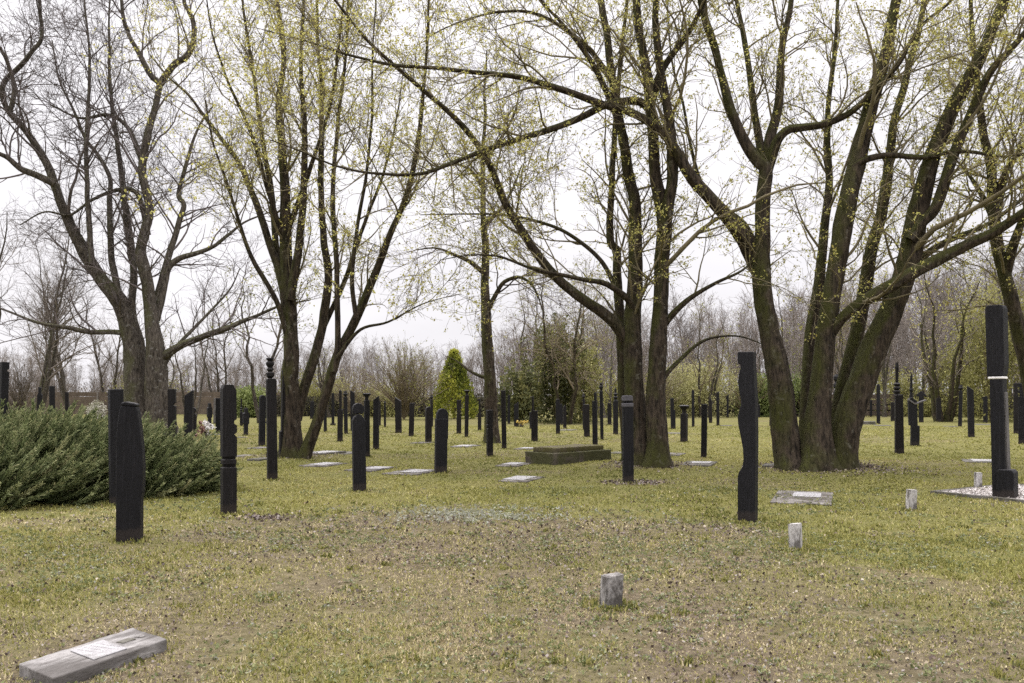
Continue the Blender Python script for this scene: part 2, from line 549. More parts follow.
cl = math_(t, 'ADD', math_(t, 'MULTIPLY', cn, .46), .77)          # soft cloud layers
z3 = math_(t, 'POWER', z, 4.0)
lum = math_(t, 'MULTIPLY', math_(t, 'ADD', math_(t, 'ADD', math_(t, 'MULTIPLY', z, .3), math_(t, 'MULTIPLY', z3, 44.0)), 5.8), cl)   # overcast, with the unseen overhead part boosted to throw more light on the ground
cb = t.nodes.new('ShaderNodeCombineXYZ')
for i, k in enumerate((.99, .966, 1.005)):
    t.links.new(math_(t, 'MULTIPLY', lum, k), cb.inputs[i])
col = mix(t, .10, cb.outputs[0], hs.outputs[0])
t.links.new(col, bg.inputs[0]); bg.inputs[1].default_value = .115

sl = bpy.data.lights.new('sun', 'SUN'); so = bpy.data.objects.new('sun', sl); C.objects.link(so)
sl.energy = 1.0; sl.angle = math.radians(25); sl.color = (1, .96, .90)
sd = Vector((math.sin(SUN_AZ) * math.cos(SUN_EL), math.cos(SUN_AZ) * math.cos(SUN_EL), math.sin(SUN_EL)))
so.rotation_euler = sd.to_track_quat('Z', 'Y').to_euler()
vs = SC.view_settings; vs.view_transform = 'Standard'; vs.look = 'None'; vs.exposure = .60; vs.gamma = 1; vs.use_curve_mapping = False
SC.render.engine = 'CYCLES'
SC.cycles.max_bounces = 5; SC.cycles.diffuse_bounces = 3; SC.cycles.glossy_bounces = 2; SC.cycles.transmission_bounces = 3
SC.cycles.caustics_reflective = False; SC.cycles.caustics_refractive = False
SC.cycles.use_denoising = False
SC.cycles.use_adaptive_sampling = True; SC.cycles.adaptive_threshold = .015

# ------------------------------------------------------------------ lawn
def dryness(x, y):
    edge = 11.4 - np.where(x > -.5, .21, .085) * (x + .5) ** 2
    e = (edge + (fbm(x * .9, y * .9, 21, 4) - .5) * 3.2 - y) / .85
    base = 1 / (1 + np.exp(-3 * e))
    patch = fbm(x * .8 + 40, y * .45, 25, 4)
    d = base * (.64 + 1.9 * (patch - .5)) + .04
    bare = 1.25 - np.hypot((x + .3) / 3.4, (y - 9.7) / 2.1) + (fbm(x * 1.1 + 3, y * 1.1, 35, 4) - .5) * 1.6
    d = np.maximum(d, np.clip(bare * 1.5, 0, .78))
    # worn straw coloured streaks farther away
    far = fbm(x * .22 + 9, y * .5 + 4, 29, 4)
    d = np.maximum(d, np.clip((far - .53) * 2.4, 0, .40))
    # litter round the trunks
    for (cx, cy, s) in ((6.6, 18.3, 1.15), (2.95, 19.0, .9), (-5.5, 22, .9), (2.25, 15.9, .55), (-3.2, 11.3, .4)):
        d = np.maximum(d, 1.0 * np.exp(-((x - cx) ** 2 + (1.4 * (y - cy)) ** 2) / (s * s)))
    return np.clip(d, 0, 1)


xs = np.concatenate([np.linspace(-400, -40, 19)[:-1], np.linspace(-40, -10, 60)[:-1], np.linspace(-10, 10, 320), np.linspace(10, 40, 60)[1:], np.linspace(40, 400, 19)[1:]])
ys = np.concatenate([np.linspace(-60, 1, 20)[:-1], np.linspace(1, 24, 380), np.linspace(24, 75, 200)[1:], np.linspace(75, 700, 24)[1:]])
X, Y = np.meshgrid(xs, ys)
Z = gz(X, Y); Z = np.where((Y > 80) | (np.abs(X) > 60), 0, Z)
nx = len(xs); ny = len(ys)
i = np.arange((ny - 1) * nx).reshape(ny - 1, nx)[:, :-1].ravel()
q = np.stack([i, i + 1, i + nx + 1, i + nx], 1)
m, t, b = nt('lawn_soil')
a = N(t, 'ShaderNodeAttribute', attribute_name='dry')
v = coords(t)
n1 = noise(t, v, 9, 6, .7); n2 = noise(t, v, 45, 3, .7); n3 = noise(t, v, .55, 4, .6)
green = ramp(t, n1, [(.25, (.082, .077, .026)), (.5, (.148, .135, .048)), (.78, (.225, .20, .082))])
green = mix(t, ramp(t, n3, [(.35, (0,) * 3), (.65, (.6,) * 3)]), green, (.112, .116, .040))
brown = ramp(t, n1, [(.25, (.050, .038, .026)), (.5, (.115, .092, .062)), (.8, (.22, .185, .12))])
f = math_(t, 'ADD', a.outputs['Fac'], math_(t, 'MULTIPLY', math_(t, 'SUBTRACT', n1, .5), .8), True)
c = mix(t, f, green, brown)
c = mix(t, .55, c, ramp(t, n2, [(.3, (.45,) * 3), (.7, (1.15,) * 3)]), 'MULTIPLY')
t.links.new(c, b.inputs['Base Color']); b.inputs['Roughness'].default_value = 1; b.inputs['Specular IOR Level'].default_value = .05
bump(t, b, math_(t, 'ADD', n1, math_(t, 'MULTIPLY', n2, .5)), .9, .03)
o = link('lawn', mesh_np('lawn', np.stack([X.ravel(), Y.ravel(), Z.ravel()], 1), [q], m, True, {'dry': dryness(X, Y).ravel()}))
tag(o, 'patchy spring lawn of the cemetery', 'lawn', kind='structure')


def scatter(rng, y0, y1, dens, margin=1.5):
    """points in the wedge seen by the camera (and a step to the side)"""
    n = int(dens * ((y0 + y1) / 2 * 1.18 + 2 * margin) * (y1 - y0))
    y = y0 + (y1 - y0) * rng.random(n)
    x = (rng.random(n) * 2 - 1) * (y1 * .6 + margin)
    k = np.abs(x) < y * .6 + margin
    return x[k], y[k]


# dead leaves and small weeds lying in the grass
lm = leafmat('dead_leaves', [(0, (.05, .036, .030)), (.35, (.12, .088, .070)), (.6, (.185, .155, .142)), (.8, (.235, .205, .185)), (.93, (.29, .235, .15)), (1, (.38, .34, .29))], .1)
rng = R(78)
acc = Acc()
for (y0, y1, dens, s) in ((2.8, 7, 560, .0105), (7, 10, 460, .013), (10, 14, 300, .016), (14, 24, 40, .018)):
    x, y = scatter(rng, y0, y1, dens, 2.4)
    d = dryness(x, y)
    cl = fbm(x * 1.1 + 5, y * .9, 91, 4)
    k = rng.random(len(x)) < (.03 + d * np.clip((cl - .30) * 2.6, 0.05, 1))
    x, y = x[k], y[k]; n = len(x)
    c = np.stack([x, y, gz(x, y) + .006 + .018 * rng.random(n)], 1)
    ax = unit(np.stack([rng.normal(size=n), rng.normal(size=n), .35 * rng.normal(size=n)], 1))
    V, q, a = leafq(c, rng, s, rng.random(n) ** 1.4, ax, .75)
    # curl
    V = V.reshape(-1, 4, 3); V[:, 1, 2] += s * .5 * rng.random(n); V[:, 3, 2] += s * .4 * rng.random(n); V[:, 0, 2] += s * .3 * rng.random(n)
    acc.add(V.reshape(-1, 3), [q], a)
for (cx, cy, rx, ry, n) in ((6.6, 18.1, 1.5, 1.0, 1500), (2.95, 18.9, 1.1, .8, 500), (2.25, 15.8, .55, .35, 500), (-3.15, 11.3, .4, .25, 160), (-5.5, 21.8, 1, .8, 300)):
    x = cx + rng.normal(size=n) * rx * .55; y = cy + rng.normal(size=n) * ry * .55
    c = np.stack([x, y, gz(x, y) + .008 + .02 * rng.random(n)], 1)
    ax = unit(np.stack([rng.normal(size=n), rng.normal(size=n), .3 * rng.normal(size=n)], 1))
    V, q, a = leafq(c, rng, .024, rng.random(n), ax, .7)
    acc.add(V, [q], a)
o = link('leaf_litter', acc.mesh('leaf_litter', lm, attr='rnd'))
tag(o, 'small dead brown leaves scattered through the grass', 'leaf litter', kind='stuff')

# low broad-leaved weeds
wm = leafmat('weed_leaves', [(0, (.085, .10, .04)), (.5, (.17, .19, .08)), (.8, (.25, .26, .12)), (1, (.30, .30, .27))], .35)
acc = Acc(); rng = R(79)
for (y0, y1, dens, s) in ((2.8, 7, 200, .011), (7, 10, 130, .013), (10, 15, 36, .017)):
    x, y = scatter(rng, y0, y1, dens, 2.4)
    cl = fbm(x * 1.3 + 70, y * 1.1, 93, 4)
    k = rng.random(len(x)) < np.clip((cl - .42) * 5, 0, 1); x, y = x[k], y[k]
    x = np.repeat(x, 6); y = np.repeat(y, 6); n = len(x)
    ang = rng.random(n) * 2 * PI; rr = s * (1 + 1.2 * rng.random(n))
    x = x + np.cos(ang) * rr; y = y + np.sin(ang) * rr
    c = np.stack([x, y, gz(x, y) + .012 + .016 * rng.random(n)], 1)
    ax = np.stack([np.cos(ang), np.sin(ang), .25 + .5 * rng.random(n)], 1)
    V, q, a = leafq(c, rng, s, None, ax, .55)
    acc.add(V, [q], a)
n = 1500
x = -.42 + .60 * rng.normal(size=n); y = 11.6 + .42 * rng.normal(size=n)
k = fbm(x * 1.6, y * 1.6, 97, 3) > .42; x, y = x[k], y[k]; n = len(x)
c = np.stack([x, y, gz(x, y) + .01 + .03 * rng.random(n)], 1)
V, q, a = leafq(c, rng, .022, .86 + .14 * rng.random(n), None, .5)
acc.add(V, [q], a)
o = link('lawn_weeds', acc.mesh('lawn_weeds', wm, attr='rnd'))
tag(o, 'low green weeds growing among the grass', 'weeds', kind='stuff')

# ------------------------------------------------------------------ far fence
def bm_obj(name, bm, mat, parent=None, smooth=False, loc=None):
    me = bpy.data.meshes.new(name); bm.to_mesh(me); bm.free()
    if smooth:
        me.polygons.foreach_set('use_smooth', np.ones(len(me.polygons), bool))
    for mm in (mat if isinstance(mat, (list, tuple)) else [mat]): me.materials.append(mm)
    return link(name, me, parent, loc)


def box(bm, x0, x1, y0, y1, z0, z1, bev=0.0, rz=0.0, c=(0, 0, 0)):
    r = bmesh.ops.create_cube(bm, size=1)
    vs_ = r['verts']
    bmesh.ops.scale(bm, vec=(x1 - x0, y1 - y0, z1 - z0), verts=vs_)
    bmesh.ops.translate(bm, vec=((x0 + x1) / 2, (y0 + y1) / 2, (z0 + z1) / 2), verts=vs_)
    if bev:
        es = list({e for v_ in vs_ for e in v_.link_edges})
        r = bmesh.ops.bevel(bm, geom=es, offset=bev, segments=2, affect='EDGES', profile=.6)
        vs_ = list({v_ for f_ in r['faces'] for v_ in f_.verts} | {v_ for v_ in vs_ if v_.is_valid})
    if rz: bmesh.ops.rotate(bm, cent=c, matrix=Matrix.Rotation(rz, 3, 'Z'), verts=vs_)
    return vs_


def fence(x0, x1, y, H, rows, label, gap=.018):
    rng = R(int(abs(x0) * 10) + 5)
    n = int(round((x1 - x0) / 2.5)); st = (x1 - x0) / n
    root = empty('board_fence', (x0, y, 0)); tag(root, label, 'fence')
    for i in range(n + 1):
        bm = bmesh.new(); box(bm, -.07, .07, -.07, .07, -.1, H + .03, .012)
        bm_obj('fence_post', bm, M['fence_post'], root, loc=(i * st, 0, 0))
    for i in range(n):
        bm = bmesh.new()
        for k in range(rows):
            z0 = .05 + k * (H - .05) / rows; z1 = z0 + (H - .05) / rows - gap
            dz = (rng.random() - .5) * .012
            box(bm, .075, st - .075, -.02 + (k % 2) * .003, .02 + (k % 2) * .003, z0 + dz, z1 + dz, .004)
        bm_obj('board_panel', bm, M['fence'], root, loc=(i * st, 0, 0))
    return root


fence(-46, -8, 70, 1.85, 5, 'long brown board fence running behind the leafless trees and the juniper')
fence(20, 46, 66, 1.75, 4, 'weathered board fence behind the birch and the tall spired posts', .09)
# ------------------------------------------------------------------ carved grave posts
def rect(a, y0, y1, o=0.0): return [(o - a, y0), (o + a, y0), (o + a, y1), (o - a, y1)]


def arc(cx, cy, r, a0, a1, n=10, ry=None):
    ry = ry or r
    return [(cx + r * math.cos(math.radians(a0 + (a1 - a0) * i / n)), cy + ry * math.sin(math.radians(a0 + (a1 - a0) * i / n))) for i in range(n + 1)]


def prism(bm, poly, dep, bev, yo=0.0):
    front = [bm.verts.new((x, yo - dep / 2, z)) for x, z in poly]
    f = bm.faces.new(front)
    r = bmesh.ops.extrude_face_region(bm, geom=[f])
    nv = [e for e in r['geom'] if isinstance(e, bmesh.types.BMVert)]
    bmesh.ops.translate(bm, vec=(0, dep, 0), verts=nv)
    vs_ = front + nv
    if bev:
        es = list({e for v_ in vs_ for e in v_.link_edges})
        bmesh.ops.bevel(bm, geom=es, offset=bev, segments=2, affect='EDGES', profile=.55, clamp_overlap=True)
    bmesh.ops.recalc_face_normals(bm, faces=bm.faces)


def lathe(bm, prof, sides=14, o=0.0, rot=0.0, yo=0.0):
    rings = []
    for r, z_ in prof:
        rings.append([bm.verts.new((o + r * math.cos(rot + 2 * PI * i / sides), yo + r * math.sin(rot + 2 * PI * i / sides), z_)) for i in range(sides)])
    for a_, b_ in zip(rings, rings[1:]):
        for i in range(sides):
            bm.faces.new((a_[i], a_[(i + 1) % sides], b_[(i + 1) % sides], b_[i]))
    bm.faces.new(rings[0][::-1]); bm.faces.new(rings[-1])


def kind_pieces(kind, a, H, o):
    """pieces in pixels, x from the axis, y up from the foot: (part, shape, data)"""
    if kind == 'flat': return [('shaft', 'poly', rect(a, 0, H))]
    if kind == 'slant_left': return [('shaft', 'poly', [(-a, 0), (a, 0), (a, H), (-a, H - 1.3 * a)])]
    if kind == 'slant_right': return [('shaft', 'poly', [(-a, 0), (a, 0), (a, H - 1.3 * a), (-a, H)])]
    if kind == 'round': return [('shaft', 'poly', [(-a, 0), (a, 0)] + arc(0, H - a, a, 0, 180))]
    if kind == 'point': return [('shaft', 'poly', [(-a, 0), (a, 0), (a, H - 1.5 * a), (0, H), (-a, H - 1.5 * a)])]
    if kind == 'notch':
        h = H * o.get('at', .55)
        return [('shaft', 'poly', [(-a, 0), (a, 0), (a, h), (a * .45, h + .6), (a * .45, h + 2.2), (a, h + 3), (a, H), (-a, H)])]
    if kind == 'step':
        h = H * o.get('at', .5); s_ = o.get('side', 1)
        p = [(-a, 0), (a, 0), (a, h), (a * .45, h + .7), (a * .45, H), (-a, H)]
        if s_ < 0: p = [(-x, y) for x, y in p][::-1]
        return [('shaft', 'poly', p)]
    if kind == 'broad':       # wide carved middle over a narrower leg
        h = H * o.get('at', .4)
        return [('shaft', 'poly', [(-a * .55, 0), (a * .55, 0), (a * .6, h), (a, h + 1.2), (a, H * .80), (a * .55, H * .84), (a * .5, H), (-a * .5, H), (-a * .55, H * .84), (-a, H * .80), (-a, h + 1.2), (-a * .6, h)])]
    if kind == 'neck':
        h = H * o.get('at', .6); n = o.get('nw', .5) * a; ox = o.get('ox', 0) * a
        return [('shaft', 'poly', rect(a, 0, h)), ('finial', 'poly', [(ox - n, h), (ox + n, h), (ox + n, H - n), (ox + n * .5, H), (ox - n * .5, H), (ox - n, H - n)])]
    if kind == 'head':
        h = H - 2.05 * a
        return [('shaft', 'poly', [(-a, 0), (a, 0), (a, h - a * .8), (a * .62, h), (-a * .62, h), (-a, h - a * .8)]), ('head', 'poly', [(a * .5, h)] + arc(0, h + a, a * .95, -58, 238, 16) + [(-a * .5, h)])]
    if kind == 'cap':
        h = H - 2.2 * a
        return [('shaft', 'poly', rect(a * .85, 0, h)), ('cap', 'lathe', [(a * .55, h), (a * .5, h + a * .9), (a * 1.25, H - a * .45), (a * 1.3, H - a * .2), (a * .8, H)])]
    if kind == 'spire':
        h = H * o.get('at', .62)
        return [('shaft', 'poly', rect(a, 0, h)), ('spire', 'lathe', [(a * .8, h), (a * .5, h + .04 * H), (a * .9, h + .06 * H), (a * .9, h + .08 * H), (a * .45, h + .10 * H), (a * .8, h + .13 * H), (a * .8, h + .15 * H), (a * .4, h + .17 * H), (a * .45, H * .97), (a * .15, H)])]
    if kind == 'knob':
        h = H * .86
        return [('shaft', 'poly', rect(a * .8, 0, h)), ('knob', 'lathe', [(a * .5, h), (a * .45, h + .02 * H), (a * .95, h + .05 * H), (a * 1.0, h + .08 * H), (a * .5, h + .105 * H), (a * .8, H - .015 * H), (a * .6, H)])]
    if kind == 'bands':
        h = H * .78; e = H * .05
        return [('shaft', 'poly', rect(a, 0, h)), ('neck', 'poly', rect(a * .7, h, h + e)), ('band', 'poly', rect(a * 1.1, h + e, h + 2 * e)), ('neck', 'poly', rect(a * .7, h + 2 * e, h + 3 * e)), ('band', 'poly', rect(a * 1.1, h + 3 * e, H))]
    if kind == 'foot':
        return [('shaft', 'poly', rect(a, 2.2, H)), ('foot', 'poly', rect(a * 2.0, 0, 2.2))]
    if kind == 'roof':
        h = H * .82
        return [('shaft', 'poly', rect(a, 0, h)), ('roof', 'poly', [(-a * 2.3, h), (a * 2.6, h), (a * 2.0, h + .05 * H), (0, H), (-a * 1.8, h + .06 * H)])]
    if kind == 'spool':
        prof = []; n = 5; h0 = H * .30
        for k in range(n):
            z0 = h0 + (H - h0) * k / n; dz = (H - h0) / n
            prof += [(a * .55, z0), (a * 1.0, z0 + dz * .3), (a * 1.0, z0 + dz * .65), (a * .55, z0 + dz * .95)]
        return [('shaft', 'poly', rect(a * .8, 0, h0)), ('spool', 'lathe', prof)]
    if kind == 'groove':
        h = H * o.get('at', .55); g = max(H * .03, .9)
        return [('shaft', 'poly', [(-a, 0), (a, 0), (a, h), (a * .7, h + .2), (a * .7, h + g), (a, h + g + .2), (a, h + 3 * g), (a * .7, h + 3 * g + .2), (a * .7, h + 4 * g), (a, h + 4 * g + .2), (a, H), (-a, H), (-a, h + 4 * g + .2), (-a * .7, h + 4 * g), (-a * .7, h + 3 * g + .2), (-a, h + 3 * g), (-a, h + g + .2), (-a * .7, h + g), (-a * .7, h + .2), (-a, h)])]
    raise ValueError(kind)


_pi = [0]
POSTG = 'black carved grave posts of the cemetery'


def post(cx, yt, yb, wpx, kind, label, pieces=None, yaw=None, mat=None, dep=None, lean=0.0, mats={}, **o):
    _pi[0] += 1
    rng = R(900 + _pi[0])
    d = foot(cx, yb); s = d / F; H = yb - yt
    x = (cx - 512) * s
    dl = math.radians(yaw if yaw is not None else rng.uniform(-22, 22))
    fx = 1 / (math.cos(abs(dl)) + .55 * math.sin(abs(dl)))
    z = float(gz(x, d)); lean = lean or float(rng.normal() * .7)
    mat = mat or (M['post_a'] if rng.random() < .6 else M['post_b'])
    W = wpx * s * fx
    D_ = dep or float(np.clip(W * .85, .10, .24))
    if pieces is None:
        pcs = kind_pieces(kind, wpx / 2, H, o)
    else:      # given in photograph pixels
        pcs = []
        for nm, sh, dt, *ex in pieces:
            if sh == 'poly': dt = [(px - cx, yb - py) for px, py in dt]
            else: dt = [(r, yb - py) for r, py in dt]
            pcs.append((nm, sh, dt, *ex))
    rot = -math.atan2(x, d) + dl
    single = len(pcs) == 1
    root = None
    if not single:
        root = empty('grave_post', (x, d, z)); root.rotation_euler = (math.radians(lean) * 0, math.radians(lean), rot)
    for p in pcs:
        nm, sh, dt = p[:3]; ex = p[3] if len(p) > 3 else {}
        bm = bmesh.new()
        if sh == 'poly':
            pts = [(a_ * s * fx, b_ * s - (.12 if b_ <= .01 else 0)) for a_, b_ in dt]
            ar = sum(pts[i][0] * pts[(i + 1) % len(pts)][1] - pts[(i + 1) % len(pts)][0] * pts[i][1] for i in range(len(pts)))
            if ar < 0: pts = pts[::-1]
            prism(bm, pts, D_ * ex.get('dep', 1.0 if nm == 'shaft' else .96), ex.get('bev', min(.014, .12 * W)), ex.get('yo', 0) * D_)
        else:
            lathe(bm, [(max(r_ * s, .008), b_ * s) for r_, b_ in dt], ex.get('sides', 14), ex.get('o', 0) * s * fx, PI / 4 if ex.get('sides') == 4 else 0)
        ob = bm_obj('grave_post' if single else nm, bm, ex.get('mat', mat), root)
        if single:
            ob.location = (x, d, z); ob.rotation_euler = (0, math.radians(lean), rot); root = ob
        elif ex.get('label'): ob['label'] = ex['label']
    return tag(root, label, 'grave post', POSTG)


G = M['post_grey']
# ---- the large ones, outlines in photograph pixels
post(117, 389, 505, 14, 'flat', 'tall plain black post standing close behind the broad bulging-sided post', yaw=12, mat=M['post_a'])
post(130, 401.5, 541, 26, '', 'broad black post with bulging sides and small sloped top, in front of the juniper', yaw=-9, mat=M['post_a'], pieces=[
    ('shaft', 'poly', [(117.5, 541), (117.5, 441), (118.6, 424), (121.2, 408), (122.4, 405.5), (136.8, 406.5), (138.4, 410), (141, 428), (143.2, 448), (144.2, 468), (143.6, 492), (142, 500), (142, 541)]),
    ('top_lip', 'poly', [(121.8, 405.4), (122.6, 402.8), (126, 401.5), (135.5, 403.2), (137.8, 404.2), (137.6, 406.6)], {'dep': 1.04})])
post(228.4, 384.6, 514, 15.5, '', 'thick black post with notched right edge and two cut grooves, beside the juniper tip', yaw=14, mat=M['post_b'], pieces=[
    ('shaft', 'poly', [(221, 514), (221, 467), (236.2, 467), (236.2, 514)]),
    ('neck', 'poly', [(222.6, 467), (222.6, 464.5), (235.4, 464.5), (235.4, 467)], {'dep': .8}),
    ('band', 'poly', [(221, 464.5), (221, 459), (236, 459), (236, 464.5)]),
    ('neck', 'poly', [(222.6, 459), (222.6, 456.5), (235.4, 456.5), (235.4, 459)], {'dep': .8}),
    ('upper_shaft', 'poly', [(221, 456.5), (220.8, 389), (222.6, 384.8), (232, 384.6), (235.6, 390.5), (236, 419), (233.2, 421), (233.2, 423.5), (236.3, 425.5), (236.3, 432), (233.2, 434.5), (236.3, 437), (236.2, 456.5)], {'bev': .004})])
post(272.2, 358, 480, 10.4, '', 'tall slim post topped by two stacked hourglass knobs, before the slender-stemmed maple', yaw=10, pieces=[
    ('shaft', 'poly', [(267.2, 480), (267.2, 380), (268.3, 378.5), (276, 378.5), (277.4, 380), (277.4, 480)]),
    ('finial', 'lathe', [(2.2, 378.5), (4.8, 376), (4.8, 373), (2.4, 371.5), (4.6, 369.5), (2.6, 367.5), (5, 364.5), (5, 362.5), (2.6, 361), (4.8, 359), (4.6, 358)], {'sides': 4, 'o': -.8})])
post(359.5, 402.7, 491.5, 13.4, '', 'short stout black post with a round disc head on pointed shoulders', yaw=8, mat=M['post_a'], pieces=[
    ('shaft', 'poly', [(352.8, 491.5), (352.8, 420), (354.5, 417), (359.5, 413.3), (364.2, 417), (366.2, 421), (366.2, 491.5)]),
    ('head', 'poly', [(354.2, 414.5), (353.0, 411), (353.2, 407.5), (355, 404.4), (358.8, 402.8), (362.4, 403.6), (364.8, 406.6), (365.2, 410.6), (363.6, 414.5), (359.4, 413.2)], {'dep': .8})])
post(440.7, 408.5, 473, 13, '', 'short stout black post with a rounded hood, in front of the golden thuja', yaw=9, mat=M['post_a'], pieces=[
    ('shaft', 'poly', [(434.4, 473), (434.2, 418.6), (447.4, 418.6), (447.4, 437), (446.8, 440), (446.8, 473)]),
    ('head', 'poly', [(434.8, 418.6), (435.4, 413), (437.6, 409.4), (441, 408.4), (444.6, 409.2), (447.2, 412.4), (447.6, 418.6)], {'dep': .85})])
post(627.8, 395.5, 483, 11, '', 'slate-black square post with two grey bands under its flat top, before the double-trunked maple', yaw=10, mat=M['post_a'], pieces=[
    ('shaft', 'poly', [(622.6, 483), (622.3, 407), (633.3, 407), (633.8, 483)]),
    ('band', 'poly', [(621.4, 407), (621.4, 403), (633.6, 403), (633.6, 407)], {'mat': M['post_band'], 'dep': 1.06}),
    ('neck', 'poly', [(622.6, 403), (622.6, 401), (632.8, 401), (632.8, 403)], {'dep': .9}),
    ('cap', 'poly', [(621.6, 401), (621.8, 396.4), (623, 395.5), (631.6, 395.5), (632.8, 397), (633, 401)], {'mat': M['post_band'], 'dep': 1.04})])
post(747.2, 352, 522, 17, '', 'tall black post with a wavy scrolled left edge and straight right edge', yaw=-12, mat=M['post_a'], dep=.2, pieces=[
    ('grave_post', 'poly', [(738.6, 522), (738, 476), (739.2, 472), (743.2, 466), (744, 458), (743.2, 448), (740.6, 436), (737.8, 424), (737.3, 417), (738.6, 411), (740.8, 405), (740.4, 399), (738, 390), (737.2, 382), (738, 374), (739.8, 368), (739.6, 365), (736.6, 363.6), (736.2, 353), (737.4, 352), (753.2, 352), (753.6, 366), (756, 400), (756.8, 440), (757, 522)])])
post(1004, 305, 499, 22, '', 'tallest black post, overhanging head above a white band, standing on the gravel bed', yaw=-14, mat=M['post_a'], dep=.26, pieces=[
    ('shaft', 'poly', [(994.6, 499), (993.0, 379), (1006.0, 379), (1008.2, 499)]),
    ('batten', 'poly', [(1006.2, 470), (1004.6, 392), (1008.0, 392), (1010.0, 470)], {'mat': M['post_grey'], 'dep': .55}),
    ('upper_shaft', 'poly', [(990.6, 376.4), (989.4, 309), (990.4, 305.6), (992.5, 304.8), (1006, 305.2), (1007.4, 309), (1008, 364), (1006.4, 376.4)], {'dep': 1.1}),
    ('white_band', 'poly', [(991.6, 379), (991.5, 376.4), (1006.8, 376.4), (1006.9, 379)], {'mat': M['white_paint'], 'dep': 1.07}),
    ('foot_block', 'poly', [(1000, 499), (999.8, 471), (1002, 468.8), (1014.6, 468.8), (1017, 471.5), (1017.2, 499)], {'dep': 1.0, 'yo': -.22})])
post(899, 362.4, 454, 9.2, '', 'slim black post with a thin ringed spike, in front of the birch', yaw=8, pieces=[
    ('shaft', 'poly', [(895, 454), (894.8, 395.5), (902.4, 394.5), (903.8, 454)]),
    ('spire', 'lathe', [(3.4, 395), (2.0, 393.5), (3.4, 392.4), (3.4, 391), (1.9, 390), (3.4, 388.8), (3.4, 387.4), (1.8, 386.3), (3.2, 385), (3.2, 383.8), (1.5, 382.5), (1.5, 372), (1.9, 367), (1.2, 362.4)], {'o': -2.2})])
post(914, 374, 446, 9, '', 'jointed black post with a pale chevron under its spike, beside the ringed spike post', yaw=8, pieces=[
    ('shaft', 'poly', [(910.6, 446), (910.6, 425.5), (919, 425.5), (919, 446)]),
    ('upper_shaft', 'poly', [(908.6, 425.5), (907.4, 402), (907.6, 399), (911, 397), (916, 401), (917, 425.5)]),
    ('chevron', 'poly', [(907.4, 398.6), (914.2, 403.0), (925, 399.2), (925, 400.8), (914.2, 405.0), (907.4, 400.6)], {'mat': M['post_grey'], 'dep': 1.1}),
    ('spire', 'lathe', [(1.7, 398), (1.2, 392), (2.0, 390), (1.2, 388), (1.3, 378), (.7, 374)], {'o': -3.4})])

